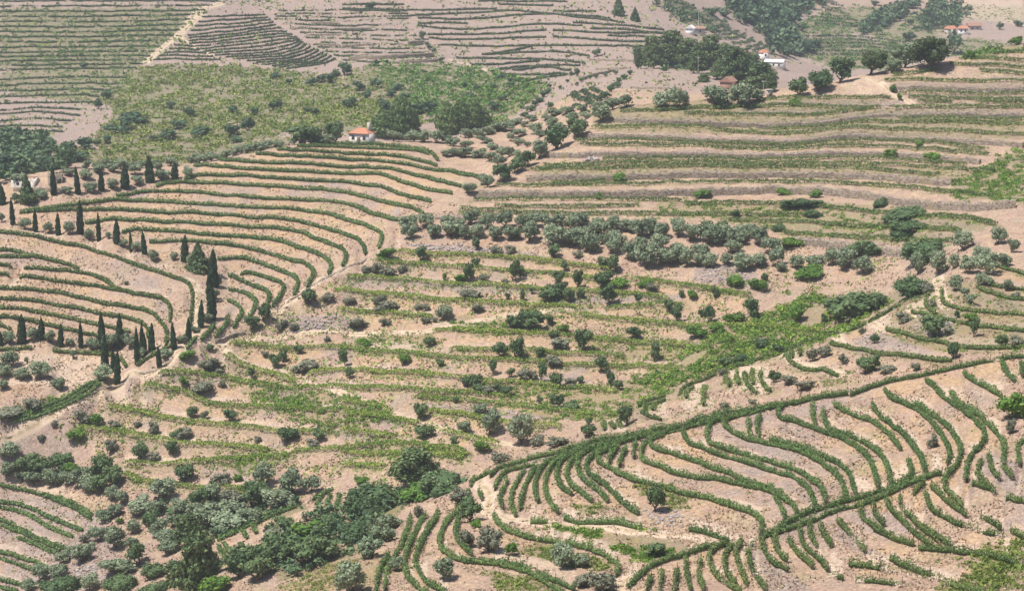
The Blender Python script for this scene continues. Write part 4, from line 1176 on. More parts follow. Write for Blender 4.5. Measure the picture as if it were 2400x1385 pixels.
def tube(pts, radii, sides=6):
    pts = np.array(pts, float); Vs = []; k = len(pts)
    for i in range(k):
        d = pts[min(i + 1, k - 1)] - pts[max(i - 1, 0)]; d /= np.linalg.norm(d) + 1e-9
        a = np.cross(d, [0.31, .9, .2]); a /= np.linalg.norm(a); b = np.cross(d, a)
        th = np.linspace(0, 2 * math.pi, sides, endpoint=False)
        Vs.append(pts[i] + radii[i] * (np.cos(th)[:, None] * a + np.sin(th)[:, None] * b))
    Q_ = []
    for i in range(k - 1):
        for s in range(sides):
            Q_.append((i * sides + s, i * sides + (s + 1) % sides, (i + 1) * sides + (s + 1) % sides, (i + 1) * sides + s))
    return np.vstack(Vs), np.array(Q_)
def trunk_mesh(name, h, r, limbs=3, spread=.25):
    parts = []
    v, q = tube([(0, 0, -.15), (0.01, 0, h * .5), (.02, .01, h)], [r * 1.25, r, r * .8]); parts.append((v, q, np.zeros(len(v))))
    for i in range(limbs):
        a = i * 2 * math.pi / limbs + .4
        v, q = tube([(0.02, .01, h * .85), (spread * .5 * math.cos(a), spread * .5 * math.sin(a), h * 1.25), (spread * math.cos(a), spread * math.sin(a), h * 1.75)], [r * .7, r * .5, r * .25], 5)
        parts.append((v, q, np.zeros(len(v))))
    V_, Q_, T_ = join(parts)
    return quad_mesh(name, V_, Q_, M['bark'])
def rnd_lobes(k, R, zc, rz, lr, zmin=.0):
    out = [(rng.uniform(-.08, .08), rng.uniform(-.08, .08), zc, R * rng.uniform(.5, .66), rz * rng.uniform(.6, .8))]
    for i in range(int(k * rng.uniform(.7, 1.25))):
        a = i * 2.399 + rng.uniform(-.4, .4); e = rng.uniform(-.55, .95)
        r = R * .58 * math.sqrt(max(0, 1 - e * e * .6)) * rng.uniform(.8, 1.1)
        l = lr * rng.uniform(.55, 1.35)
        out.append((r * math.cos(a), r * math.sin(a), max(zmin + l * .8, zc + e * rz * .62), l, l * rng.uniform(.75, 1.0)))
    return out
# prototypes are one unit wide and one unit high; placed trees scale them
PROTO = {}
def proto(kind, name, mat, crowns, trunks):
    PROTO[kind] = (name, [quad_mesh(name + '_crown', *c[:2], mat, c[2]) for c in crowns], trunks)
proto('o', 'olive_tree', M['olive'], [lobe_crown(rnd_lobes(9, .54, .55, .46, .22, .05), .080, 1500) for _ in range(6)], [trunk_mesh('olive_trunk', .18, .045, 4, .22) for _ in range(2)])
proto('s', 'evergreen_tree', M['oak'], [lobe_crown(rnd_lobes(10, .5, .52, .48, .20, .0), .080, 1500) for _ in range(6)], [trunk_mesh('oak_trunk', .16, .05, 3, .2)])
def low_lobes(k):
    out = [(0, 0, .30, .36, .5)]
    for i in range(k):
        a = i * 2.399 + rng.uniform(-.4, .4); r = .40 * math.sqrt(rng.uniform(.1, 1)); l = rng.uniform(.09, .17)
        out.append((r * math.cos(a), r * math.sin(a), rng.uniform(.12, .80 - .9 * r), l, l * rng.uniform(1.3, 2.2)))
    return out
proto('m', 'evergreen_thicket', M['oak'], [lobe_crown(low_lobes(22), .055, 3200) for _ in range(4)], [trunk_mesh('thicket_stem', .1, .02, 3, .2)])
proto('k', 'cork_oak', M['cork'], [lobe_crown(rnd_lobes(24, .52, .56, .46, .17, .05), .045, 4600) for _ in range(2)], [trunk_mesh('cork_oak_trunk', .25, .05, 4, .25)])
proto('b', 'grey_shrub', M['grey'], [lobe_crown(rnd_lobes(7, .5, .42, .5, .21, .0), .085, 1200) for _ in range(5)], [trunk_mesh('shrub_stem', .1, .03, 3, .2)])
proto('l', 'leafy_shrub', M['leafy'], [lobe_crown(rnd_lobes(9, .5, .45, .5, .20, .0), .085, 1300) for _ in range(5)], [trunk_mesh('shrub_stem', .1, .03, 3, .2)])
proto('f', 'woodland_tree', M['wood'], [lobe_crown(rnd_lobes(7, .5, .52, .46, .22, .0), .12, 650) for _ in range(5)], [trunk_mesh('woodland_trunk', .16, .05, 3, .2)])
def pine_crown():
    lob = []
    for k_ in range(8):
        z = .22 + .095 * k_; rr = .42 * (1 - .09 * k_)
        for i in range(6 if k_ < 5 else 4):
            a = i * 2 * math.pi / 5 + k_ * .7 + rng.uniform(-.3, .3); r = rr * rng.uniform(.45, .95)
            l = rng.uniform(.12, .19)
            lob.append((r * math.cos(a), r * math.sin(a), z + rng.uniform(-.03, .03), l, l * .5))
    return lobe_crown(lob, .06, 2600, .55, .5)
proto('p', 'pine_tree', M['pine'], [pine_crown() for _ in range(4)], [trunk_mesh('pine_trunk', .5, .03, 5, .25)])
def cone_crown(w0, prof, leaf, k):
    z = rng.uniform(.02, 1, k); a = rng.uniform(0, 2 * math.pi, k)
    rad = np.interp(z, [p_[0] for p_ in prof], [p_[1] for p_ in prof]) * .5 * rng.uniform(.8, 1.1, k) * (1 + .12 * np.sin(z * 26 + a * 2))
    C = np.stack([rad * np.cos(a), rad * np.sin(a), z], 1)
    N = np.stack([np.cos(a), np.sin(a), np.full(k, .3)], 1)
    zz = np.linspace(.02, .97, 9)
    v, q = tube([(0, 0, t_) for t_ in zz], [max(.02, .36 * np.interp(t_, [p_[0] for p_ in prof], [p_[1] for p_ in prof])) for t_ in zz], 8)
    return join([leaves(C, leaf, N, .5, 1.2), (v, q, np.full(len(v), .2))])  # added inner cone stops light; its darker tint paints inner shade
CP = [(0, .6), (.08, .9), (.35, 1.0), (.65, .75), (.88, .38), (1, .06)]
def cyp():
    v, q, t = cone_crown(1, CP, .2, 620)
    return v, q, t
# cypress sprays are made at true slenderness, then flattened to the unit box
def slender(fn, ratio):
    v, q, t = fn(); return v, q, t
proto('c', 'cypress_tree', M['cypress'], [cone_crown(1, CP, .12, 900) for _ in range(4)], [trunk_mesh('cypress_trunk', .06, .09, 1, .02)])
IP = [(0, .9), (.1, 1.0), (.3, .85), (.55, .6), (.8, .3), (1, .03)]
proto('i', 'fir_tree', M['oak'], [cone_crown(1, IP, .12, 800) for _ in range(3)], [trunk_mesh('fir_trunk', .1, .05, 1, .02)])
TP = [(0, .5), (.12, .8), (.35, 1.0), (.65, .85), (.9, .45), (1, .1)]
proto('t', 'poplar_tree', M['poplar'], [cone_crown(1, TP, .10, 1300) for _ in range(4)], [trunk_mesh('poplar_trunk', .15, .04, 3, .1)])

# ------------------------------------------------------------------ dry-stone walls
def wall_obj(h, hh, thick):
    q, L = resample(h, .8 if h[:, 1].mean() < 650 else 2.0)
    t = np.gradient(q, axis=0); t /= np.linalg.norm(t, axis=1)[:, None] + 1e-9
    nrm = np.stack([-t[:, 1], t[:, 0]], 1)
    if nrm[:, 1].mean() < 0: nrm = -nrm
    k = len(q)
    base = ground(q[:, 0], q[:, 1] - .9)
    base = np.convolve(np.pad(base, 2, mode='edge'), np.ones(5) / 5, 'valid')
    top = base + hh * (1 + .10 * vnoise(np.arange(k) * .35, np.zeros(k), int(L * 7)) + .05 * rng.normal(size=k))
    ring = []
    for (o, zz) in ((-thick * .7, base - .6), (-thick * .62, base + .3 * hh), (-thick * .5, base + .7 * hh), (-thick * .42, top), (thick * .5, top + .03), (thick * .6, base - .6)):
        jig = .04 * rng.normal(size=k)
        p = q + nrm * (o + jig)[:, None]
        ring.append(np.column_stack([p, zz]))
    R_ = np.stack(ring, 0); m_ = R_.shape[0]
    V_ = R_.reshape(-1, 3); id2 = np.arange(m_ * k).reshape(m_, k)
    Q_ = np.stack([id2[:-1, :-1], id2[:-1, 1:], id2[1:, 1:], id2[1:, :-1]], -1).reshape(-1, 4)
    caps = np.array([[id2[0, e], id2[1, e], id2[4, e], id2[5, e]] for e in (0, k - 1)] + [[id2[1, e], id2[2, e], id2[3, e], id2[4, e]] for e in (0, k - 1)])
    return obj('stone_wall', quad_mesh('stone_wall', V_, np.vstack([Q_, caps]), M['drystone']))
wl = {'terrace': [], 'far': [], 'boundary': []}
for l, h, hh, kind in WALLP:
    wl[kind].append((l[:, 1].mean(), l[:, 0].mean(), h, hh))
for kind, lst in wl.items():
    for k, (my, mx, h, hh) in enumerate(sorted(lst, key=lambda a: a[0])):
        o = wall_obj(h, hh, .6)
        lab = {'terrace': 'long dry-stone terrace wall on the upper right slope, %s from the top', 'far': 'grey retaining wall on the distant pink terraces, %s from the top',
               'boundary': 'low dry-stone boundary wall around the left spur, %s from the top'}[kind] % ordinal(k + 1)
        tag(o, lab, 'wall', {'terrace': 'terrace walls', 'far': 'distant retaining walls', 'boundary': 'boundary walls of the spur'}[kind])

# ------------------------------------------------------------------ vine rows
def vine_row(h, hgt, wid, leaf, dens, gap, mat, seed, posts):
    q, L = resample(h, .45 if h[:, 1].mean() < 640 else 1.5)
    k = len(q)
    t = np.gradient(q, axis=0); t /= np.linalg.norm(t, axis=1)[:, None] + 1e-9
    nrm = np.stack([-t[:, 1], t[:, 0]], 1)
    s = np.linspace(0, L, k)
    vig = .5 + .5 * vnoise(s / 3.0, np.full(k, seed * .37), seed) * .6 + .2 * vnoise(s / 11.0, np.full(k, seed * .11), seed + 5)
    vine = .5 + .5 * vnoise(s / .62, np.full(k, seed * .7), seed + 9)           # single vines
    va = .30 if h[:, 1].mean() > 335 else .75
    hs = hgt * (.72 - .5 * va + .38 * vig + va * vine); ws = wid * (.70 - .5 * va + .42 * vig + va * vine)
    z0 = ground(q[:, 0], q[:, 1])
    n_ = int(L * dens * 1.15)
    u_ = rng.uniform(0, k - 1.001, n_); i = u_.astype(int); f = (u_ - i)[:, None]
    weak = vine[i] < (.02 if h[:, 1].mean() > 335 else .17)
    alive = ~(weak & (rng.uniform(size=n_) < .8)) & (vig[i] > gap * 1.5 - .08 + .1 * rng.normal(size=n_))
    i = i[alive]; f = f[alive]; n_ = len(i)
    if n_ < 3: return None
    a = rng.uniform(-.35, math.pi + .35, n_)
    rr = np.sqrt(rng.uniform(.40, 1.12, n_)) * np.where(rng.uniform(size=n_) < .10, 1.35, 1.0)
    off = np.cos(a) * ws[i] * .5 * rr
    up = .12 * hs[i] + (.40 + np.sin(a) * .50 * rr) * hs[i] * .90
    P2 = q[i] * (1 - f) + q[np.minimum(i + 1, k - 1)] * f + nrm[i] * off[:, None]
    C = np.column_stack([P2, z0[i] * (1 - f[:, 0]) + z0[np.minimum(i + 1, k - 1)] * f[:, 0] + up])
    N = np.column_stack([nrm[i] * np.cos(a)[:, None], np.sin(a) * .9])
    parts = [leaves(C, leaf, N, .35)]
    # core added against see-through, its darker leaf tint painted as inner shade
    cw, ch = ws * .17, hs * .50
    live = vig > gap * 1.5
    ring = [np.column_stack([q + nrm * (o_ * cw)[:, None], z0 + b_]) for o_, b_ in ((-1, .10 * hs), (-.9, ch + .12), (.9, ch + .12), (1, .10 * hs))]
    R_ = np.stack(ring, 0); id2 = np.arange(4 * k).reshape(4, k)
    seg_ok = live[:-1] & live[1:]
    Qs = []
    for m_ in range(4):
        Qm = np.stack([id2[m_, :-1], id2[m_, 1:], id2[(m_ + 1) % 4, 1:], id2[(m_ + 1) % 4, :-1]], -1)
        Qs.append(Qm[seg_ok])
    if seg_ok.sum() > 1 and wid < 1.5: parts.append((R_.reshape(-1, 3), np.vstack(Qs), np.full(4 * k, .42)))
    wi = np.unique(np.append(np.arange(0, k, 4), k - 1)); kw = len(wi)      # trellis wire
    wv = np.vstack([np.column_stack([q[wi], z0[wi] + .62 * hgt]), np.column_stack([q[wi], z0[wi] + .62 * hgt + .025])])
    i2 = np.arange(2 * kw).reshape(2, kw)
    parts.append((wv, np.stack([i2[0, :-1], i2[0, 1:], i2[1, 1:], i2[1, :-1]], -1), np.full(2 * kw, .3)))
    V_, Q_, T_ = join(parts)
    o = obj('vine_row', quad_mesh('vine_row', V_, Q_, mat, T_))
    if posts and L > 3:
        pq, _ = resample(h, 4.5)
        pv, pqd, off_ = [], [], 0
        for x, y in pq:
            z = float(ground(x, y)); hp = hgt * rng.uniform(1.05, 1.3)
            v, qd = tube([(x, y, z - .2), (x + rng.normal() * .04, y, z + hp)], [.05, .045], 4)
            pv.append(v); pqd.append(qd + off_); off_ += len(v)
        tq, _ = resample(h, 1.3)
        for x, y in tq:
            z = float(ground(x, y))
            v, qd = tube([(x, y, z - .1), (x + rng.normal() * .06, y + rng.normal() * .06, z + .6 * hgt)], [.045, .03], 4)
            pv.append(v); pqd.append(qd + off_); off_ += len(v)
        po = obj('posts_and_stems', quad_mesh('posts_and_stems', np.vstack(pv), np.vstack(pqd), M['post']), o); po['kind'] = 'stuff'
    return o
RLAB = {'near': ('leafy green vine row winding over the near hill, %s from the left', 'vine rows on the near hill', 0),
 'below': ('patchy vine row below the spine of the near hill, %s from the left', 'vine rows below the spine', 0),
 'corner': ('green vine row at the lower left of the near hill, %s from the left', 'vine rows at the foot of the near hill', 0),
 'bulb': ('trimmed hedge-like vine row on the rounded left spur, %s from the top', 'vine rows on the rounded spur', 1),
 'lower': ('trimmed vine row left of the curving track, %s from the top', 'vine rows left of the curving track', 1),
 'mid': ('weedy yellow-green vine row on the middle slope, %s from the top', 'vine rows on the middle slope', 1),
 'upper': ('vine row on the upper right walled slope, %s from the top', 'vine rows on the walled terraces', 1),
 'spur': ('thin vine row on the stony spur at right, %s from the top', 'vine rows on the stony spur', 1),
 'orchard': ('small vine row in the lower left corner vineyards, %s from the top', 'vine rows in the lower left', 1),
 'farleft': ('faint vine row on the hazy far left hillside, %s from the top', 'far left vine rows', 1),
 'fardark': ('dark vine row in the curved far vineyard below the pale road, %s from the top', 'vine rows of the curved far vineyard', 1),
 'farpink': ('thin vine row on the distant pink hillside, %s from the top', 'vine rows on the distant pink hillside', 1),
 'farterrace': ('sparse line of vines between grey walls of the distant pink terraces, %s from the top', 'sparse vine lines on the distant terraces', 1),
 'farvalley': ('short vine row on the distant valley slopes, %s from the left', 'vine rows in the distant valley', 0)}
M['vine_m'] = leaf_mat('mixed_vine_leaves', (0.078, 0.136, 0.04), (0.14, 0.205, 0.062), (0.26, 0.3, 0.105))
for blk in ROWS:
    p = BLK[blk]; lab, grp, ax = RLAB[blk]
    lst = sorted([(l, h) for b, l, h in PLAN if b == blk], key=lambda a: a[0][:, ax].mean())
    k = 0
    for l, h in lst:
        o = vine_row(h, p[2], p[3], p[4], p[5], p[6], M[p[7]], 17 + k * 7, blk in ('near', 'below', 'corner'))
        if o is None: continue
        k += 1
        tag(o, lab % ordinal(k), 'vine row', grp)

# ------------------------------------------------------------------ trees and shrubs
LOOK = {'o': ('rounded grey-green olive tree', 'olive tree'), 's': ('dark evergreen tree', 'tree'), 'k': ('large spreading dark cork oak', 'tree'), 'b': ('low grey shrub', 'shrub'),
        'l': ('leafy bright green shrub', 'shrub'), 'f': ('blue-green tree', 'tree'), 'p': ('dark green pine tree', 'pine tree'), 'c': ('slender dark cypress', 'cypress'),
        'i': ('conical dark fir tree', 'fir tree'), 't': ('tall pale green poplar', 'poplar')}
CAPY = {'the edge of the walled slope': 640, 'the row topping the walled slope': 625, 'the bare mound on the ridge': 640, 'the grove on the bare hillside': 700, 'the upper right terraces': 640,
        'the garden of the white house': 640, 'the spur top lane': 625, 'the grove beside the ruins': 600, 'the upper cypress avenue': 600, 'the upper avenue by the ruins': 600,
        'the left flank of the near hill': 325, 'the lower part of the near hill': 325, 'the right side of the near hill': 330, 'the hedge climbing to the knoll': 830, 'the pine wood on the knoll': 880}
MINY = {'the poplar clump behind the white house': 660, 'the thicket behind the ruins': 600, 'the wooded gully by the near hill': 335, 'the gully beside the bare shoulder': 330, 'the valley floor at lower left': 330}
byzone = {}
for sh, zone, kind, data in TREES:
    ox, oy = SHEET[sh]
    for tok in data.split():
        cx, by, w_, hh = map(float, tok.split(','))
        byzone.setdefault((zone, kind), []).append((ox + cx / 3, oy + by / 3, w_ / 3, hh / 3))
PREP = {'t': 'in', 'f': 'in'}
for (zone, kind), lst in byzone.items():
    name, crowns, trunks = PROTO[kind]
    lst.sort()
    for k, (px, py, w_, hh) in enumerate(lst):
        name, crowns, trunks = PROTO['m' if kind == 's' and w_ > 1.45 * hh else kind]
        h = hit(px, py, MINY.get(zone, 0), CAPY.get(zone, 1e9))[0]
        rngm = h[1] / CT
        wm = w_ * rngm / FPX * 1.36; hm = hh * rngm / FPX * 1.22
        if kind == 'p' and 'knoll' in zone: wm *= 1.25; hm *= 1.2
        if kind == 'c': wm *= .80; hm *= .90
        if kind in 'kti': wm *= .9; hm *= .92
        z = float(ground(h[0], h[1]))
        e = empty(name, (h[0], h[1], z - .04 * hm))
        tl = .03 if kind in 'cit' else .13
        e.rotation_euler = (random.gauss(0, tl), random.gauss(0, tl), random.uniform(0, 6.28))
        a1 = random.uniform(.86, 1.16)
        e.scale = (wm * a1, wm / a1, hm * random.uniform(.92, 1.1))
        obj('crown', crowns[(k * 7 + int(px)) % len(crowns)], e)
        obj('trunk', trunks[k % len(trunks)], e)
        look, cat = LOOK[kind]
        if name == 'evergreen_thicket': look, cat = 'broad low evergreen thicket', 'thicket'
        loc = 'in ' + zone if zone.startswith(('the far', 'the thicket', 'the grove', 'the garden', 'the poplar', 'the distant', 'the wooded', 'the hedge', 'the pine', 'the row', 'the clump', 'the olive', 'the green', 'the valley', 'the gully')) else ('beside ' + zone if 'avenue' in zone and kind == 'o' else 'on ' + zone)
        lab = look + ' ' + loc
        if len(lst) > 1: lab += ', %s from the left' % ordinal(k + 1)
        tag(e, lab, cat, '%ss %s' % (cat, loc) if len(lst) > 1 else None)

# ------------------------------------------------------------------ low cover that nobody could count
def scatter(poly, cnt, r0, r1, kind, lab):
    pl = parse(poly); lo = pl.min(0); hi = pl.max(0)
    P_ = []
    while sum(len(a) for a in P_) < cnt:
        c = rng.uniform(lo, hi, (cnt * 2, 2)); P_.append(c[in_poly(c[:, 0], c[:, 1], pl)])
    c = np.vstack(P_)[:cnt]
    c = c + rng.normal(size=c.shape) * np.array([9.0, 4.5]) * rng.uniform(0, 1.6, (len(c), 1))
    h = hit(c[:, 0], c[:, 1])
    patch = vnoise(h[:, 0] / 9, h[:, 1] / 9, 21)
    patch = patch + .6 * vnoise(h[:, 0] / 3.3, h[:, 1] / 3.3, 22)
    keep = patch > (-.55 if kind not in ('wood', 'greengrass') else -2)
    if keep.sum() > 20: h = h[keep]
    z = ground(h[:, 0], h[:, 1])
    parts = []
    for (x, y), zz in zip(h, z):
        r = r0 * .7 + (r1 * 1.15 - r0 * .7) * rng.uniform() ** 1.8
        if kind == 'wood':
            k = 34; lf = r * .55; hz = r * rng.uniform(.8, 1.5)
        elif kind in ('scrub', 'greenscrub'):
            k = 17; lf = r * .44; hz = r * rng.uniform(.35, .95)
        elif kind == 'greengrass':
            k = 14; lf = r * .48; hz = r * .45
        else:
            k = 20; lf = r * .42; hz = r * rng.uniform(.35, .8)
        d = ball_pts(k); d[:, 2] = np.abs(d[:, 2])
        C = np.array([x, y, zz]) + d * rng.uniform(.5, 1.05, k)[:, None] * np.array([r, r, hz]) * 1.0
        C[:, 2] += .1 * r + (.35 * r if kind == 'wood' else 0)
        v, q, t = leaves(C, lf, d, .4)
        t = np.clip(t + rng.normal() * .12, 0, 1)
        parts.append((v, q, t))
    V_, Q_, T_ = join(parts)
    nm = {'wood': 'woodland', 'scrub': 'scrub', 'greenscrub': 'scrub', 'bramble': 'brambles', 'greengrass': 'grass'}[kind]
    o = obj(nm, quad_mesh(nm, V_, Q_, M[kind], T_))
    tag(o, lab, {'woodland': 'wood', 'brambles': 'brambles'}.get(nm, nm), kind='stuff')
for cv in COVER: scatter(*cv)

def tufts(name, poly_list, cnt, size, mat, lab, ymax):
    C = []
    for poly in poly_list:
        pl = parse(poly); lo = pl.min(0); hi = pl.max(0)
        c = rng.uniform(lo, hi, (cnt, 2)); c = c[in_poly(c[:, 0], c[:, 1], pl)]
        h = hit(c[:, 0], c[:, 1]); h = h[h[:, 1] < ymax]
        h = h[vnoise(h[:, 0] / 5, h[:, 1] / 5, 33) + .5 * vnoise(h[:, 0] / 1.7, h[:, 1] / 1.7, 34) > -.05]
        C.append(h)
    h = np.vstack(C); k = len(h)
    sz = size * (h[:, 1] / 300) ** .7 * rng.uniform(.6, 1.5, k)
    C3 = np.column_stack([h, ground(h[:, 0], h[:, 1]) + sz * .2])
    N = np.column_stack([rng.normal(size=k) * .8, -np.abs(rng.normal(size=k)) * .8, np.full(k, .6)])
    v, q, t = leaves(C3, sz, N, .2, 1.5)
    o = obj(name, quad_mesh(name, v, q, mat, t)); tag(o, lab, 'grass', kind='stuff')
def row_weeds(name, blks, per, r0, r1, side, mat, lab):
    parts = []
    for blk, l, h in PLAN:
        if blk not in blks: continue
        q, L = resample(h, 1.0)
        for x, y in q[rng.uniform(0, len(q), int(L * per)).astype(int)]:
            x += rng.normal() * side; y += rng.normal() * side - .5
            if vnoise(x / 7, y / 7, 41) < -.25: continue
            r = rng.uniform(r0, r1); k = 9
            d = ball_pts(k); d[:, 2] = np.abs(d[:, 2])
            C = np.array([x, y, float(ground(x, y))]) + d * rng.uniform(.4, 1.1, k)[:, None] * np.array([r * 1.4, r * 1.4, r * .6])
            v, qd, t = leaves(C, r * .62, d, .4); parts.append((v, qd, np.clip(t + rng.normal() * .2, 0, 1)))
    V_, Q_, T_ = join(parts)
    o = obj(name, quad_mesh(name, V_, Q_, mat, T_)); tag(o, lab, 'weeds', kind='stuff')
row_weeds('weeds', ('mid',), 5.5, .18, .6, 1.2, M['bramble'], 'yellow-green weeds spilling over the banks of the middle slope')
row_weeds('weeds', ('upper',), 3.2, .18, .5, 1.1, M['vine_y'], 'yellow-green weeds along the walled terraces')
row_weeds('weeds', ('spur', 'orchard'), .9, .25, .6, 1.2, M['vine_y'], 'yellow-green weeds along the thin rows of the stony spur')
row_weeds('weeds', ('near', 'corner', 'below'), .25, .15, .4, 1.6, M['greengrass'], 'small green weeds between the vine rows of the near hill')
tufts('weeds', ["500,800 900,600 1500,640 1900,620 2150,600 1950,700 1500,900 1200,1040 900,1150 300,1100 100,1010"], 22000, .42, M['bramble'], 'small green weeds scattered over the middle slope', 560)
tufts('dry_scrub', ["0,480 400,420 900,440 1080,480 1500,560 2300,560 2400,800 2400,1385 0,1385"], 6000, .38, M['grey'], 'small grey dry plants scattered over the hillsides', 620)
tufts('far_scrub', ["0,0 1500,0 1900,150 1500,240 1100,330 700,320 0,320"], 16000, .5, M['scrub'], 'small distant plants scattered over the far hillsides', 1400)
tufts('dry_grass', ["0,480 400,420 900,440 1080,480 1500,560 2300,560 2400,800 2400,1385 0,1385"], 110000, .31, M['straw'], 'dry straw-coloured grass tufts over the bare banks and hillsides', 620)
# ------------------------------------------------------------------ rocks, buildings, poles
def rocks(poly, cnt, s0, s1, lab):
    pl = parse(poly); lo = pl.min(0); hi = pl.max(0)
    c = rng.uniform(lo, hi, (cnt * 4, 2)); c = c[in_poly(c[:, 0], c[:, 1], pl)][:cnt]
    h = hit(c[:, 0], c[:, 1]); z = ground(h[:, 0], h[:, 1]); parts = []
    v0, q0 = cube_sphere(2)
    for (x, y), zz in zip(h, z):
        s = rng.uniform(s0, s1)
        v = v0 * (1 + .25 * rng.normal(size=(len(v0), 1))) * s * np.array([rng.uniform(.7, 1.4), rng.uniform(.6, 1), rng.uniform(.45, .8)])
        a = rng.uniform(0, 6.28); v = np.column_stack([v[:, 0] * math.cos(a) - v[:, 1] * math.sin(a), v[:, 0] * math.sin(a) + v[:, 1] * math.cos(a), v[:, 2]])
        parts.append((v + [x, y, zz], q0, np.zeros(len(v))))
    V_, Q_, T_ = join(parts)
    o = obj('rocks', quad_mesh('rocks', V_, Q_, M['rock'])); tag(o, lab, 'rocks', kind='stuff')
for a in (("960,575 1090,575 1180,590 1110,592 970,588", 90, .2, .7, 'grey rock outcrop below the left end of the olive band'),
          ("660,765 740,740 800,745 760,770 680,775", 70, .2, .6, 'grey rubble bank by the wall corner of the spur'),
          ("170,1330 225,1322 228,1345 180,1352", 60, .2, .6, 'pale rock pile among the lower left olives'),
          ("1510,1195 1600,1195 1600,1235 1530,1225", 90, .1, .35, 'grey rubble bank beside the pale track of the near hill'),
          ("1650,625 1700,620 1760,650 1640,665", 90, .2, .6, 'grey rock face below the olive band'),
          ("1280,700 1350,690 1380,705 1300,712", 50, .2, .5, 'rubble under the dark trees of the middle slope'),
          ("2150,740 2240,745 2230,770 2180,790 2140,770", 80, .2, .6, 'grey rock bank on the stony spur'),
          ("2000,800 2060,775 2090,800 2040,825", 50, .2, .5, 'grey stones on the tip of the stony spur'),
          ("1380,362 1410,362 1400,378 1370,376", 12, .5, 1.1, 'pale boulder beside the walled terraces')):
    rocks(*a)

def box(w_, d, h, z0=0.0, cx=0.0, cy=0.0):
    v = np.array([(sx * w_ / 2 + cx, sy * d / 2 + cy, z0 + sz * h) for sz in (0, 1) for sy in (-1, 1) for sx in (-1, 1)], float)
    q = np.array([(0, 2, 3, 1), (4, 5, 7, 6), (0, 1, 5, 4), (2, 6, 7, 3), (0, 4, 6, 2), (1, 3, 7, 5)])
    return v, q
def part(name, vq, mat, parent):
    return obj(name, quad_mesh(name, vq[0], vq[1], mat), parent)
def roof(w_, d, z, rise, hip, over=.35):
    W2, D2 = w_ / 2 + over, d / 2 + over; r = max(0.05, W2 - (D2 * hip))
    v = np.array([(-W2, -D2, z), (W2, -D2, z), (W2, D2, z), (-W2, D2, z), (-r, 0, z + rise), (r, 0, z + rise),
                  (-W2, -D2, z - .14), (W2, -D2, z - .14), (W2, D2, z - .14), (-W2, D2, z - .14)], float)
    q = [(0, 1, 5, 4), (2, 3, 4, 5), (1, 2, 5, 5), (3, 0, 4, 4), (6, 7, 1, 0), (7, 8, 2, 1), (8, 9, 3, 2), (9, 6, 0, 3), (9, 8, 7, 6)]
    me_ = bpy.data.meshes.new('roof'); me_.from_pydata([tuple(p) for p in v], [], [tuple(dict.fromkeys(f)) for f in q]); me_.update()
    return me_
def gable_ends(w_, d, z, rise):
    W2, D2 = w_ / 2 - .01, d / 2 - .01
    me_ = bpy.data.meshes.new('gable'); me_.from_pydata([(-W2, -D2, z), (-W2, D2, z), (-W2, 0, z + rise * .92), (W2, -D2, z), (W2, D2, z), (W2, 0, z + rise * .92)], [], [(0, 2, 1), (3, 4, 5)]); me_.update()
    return me_
def house(name, px, py, ymin, ymax, w_, d, h, rise, hip, rotd, wallm, roofm, label, cat, wins=3, door=True, chim=True, sink=.6):
    q = hit(px, py, ymin, ymax)[0]; y = q[1] + d * .3; x = q[0] * y / q[1]
    z = float(ground(q[0], q[1]))
    e = empty(name, (x, y, z)); e.rotation_euler = (0, 0, math.radians(rotd)); tag(e, label, cat)
    part('wall', box(w_, d, h + sink + 1.0, -sink - 1.0), wallm, e)
    rm = roof(w_, d, h + .14, rise, hip); rm.materials.append(roofm); ro = obj('roof', rm, e)
    if hip < .1:
        gm = gable_ends(w_, d, h, rise); gm.materials.append(wallm); obj('gable', gm, e)
    if chim:
        part('chimney', box(.8, .8, rise + 1.9, h, w_ * .33, d * .1), M['concrete'], ro)
    for i in range(wins):
        wx = -w_ / 2 + w_ * (i + .7) / (wins + .4)
        if door and i == wins // 2:
            f = part('door', box(1.0, .12, 2.0, 0.0, wx, -d / 2 - .03), M['wooddoor'], e); part('frame', box(1.3, .08, 2.2, -.02, wx, -d / 2 - .015), M['concrete'], f)
        else:
            f = part('window', box(.8, .10, 1.1, h - 1.75, wx, -d / 2 - .03), M['glass_and_shade'], e)
            part('frame', box(1.1, .07, 1.4, h - 1.9, wx, -d / 2 - .02), M['concrete'], f)
    return e
house('white_house', 849, 321, 600, 645, 6.6, 4.8, 3.0, 1.5, .9, -24, M['plaster'], M['tiles'], 'white farmhouse with orange hipped tile roof and chimney above the spur', 'house', 3)
house('white_hut', 707, 331, 560, 640, 1.5, 1.5, 1.9, .5, .0, 10, M['plaster'], M['plaster'], 'tiny white gabled hut at the edge of the spur top', 'hut', 1, True, False)
house('brick_house', 1707, 208, 650, 900, 5.4, 4.6, 2.6, 1.8, .0, 62, M['oldtiles'], M['oldtiles'], 'brown brick house with steep gable below the pine wood', 'house', 2, True, False)
house('white_farm_shed', 1618, 80, 900, 1300, 4.8, 4, 2.8, 1.6, .0, 70, M['plaster'], M['plaster'], 'white gabled farm shed on the distant vineyard slope', 'shed', 1, False, False)
house('red_roofed_barn', 1632, 79, 900, 1300, 8.5, 4, 2.2, 1.2, .0, 5, M['oldplaster'], M['oldtiles'], 'long low barn with dull red roof beside the white shed', 'barn', 2, False, False)
house('tile_roofed_cottage', 1790, 142, 900, 1300, 4.2, 4, 3.6, 1.6, .8, 20, M['plaster'], M['tiles'], 'small cottage with bright orange roof at the valley edge', 'cottage', 1, False, False)
house('white_long_house', 1816, 157, 900, 1300, 10, 4, 2.4, 1.2, .0, -28, M['plaster'], M['plaster'], 'long bright white building downhill from the orange-roofed cottage', 'building', 3, False, False)
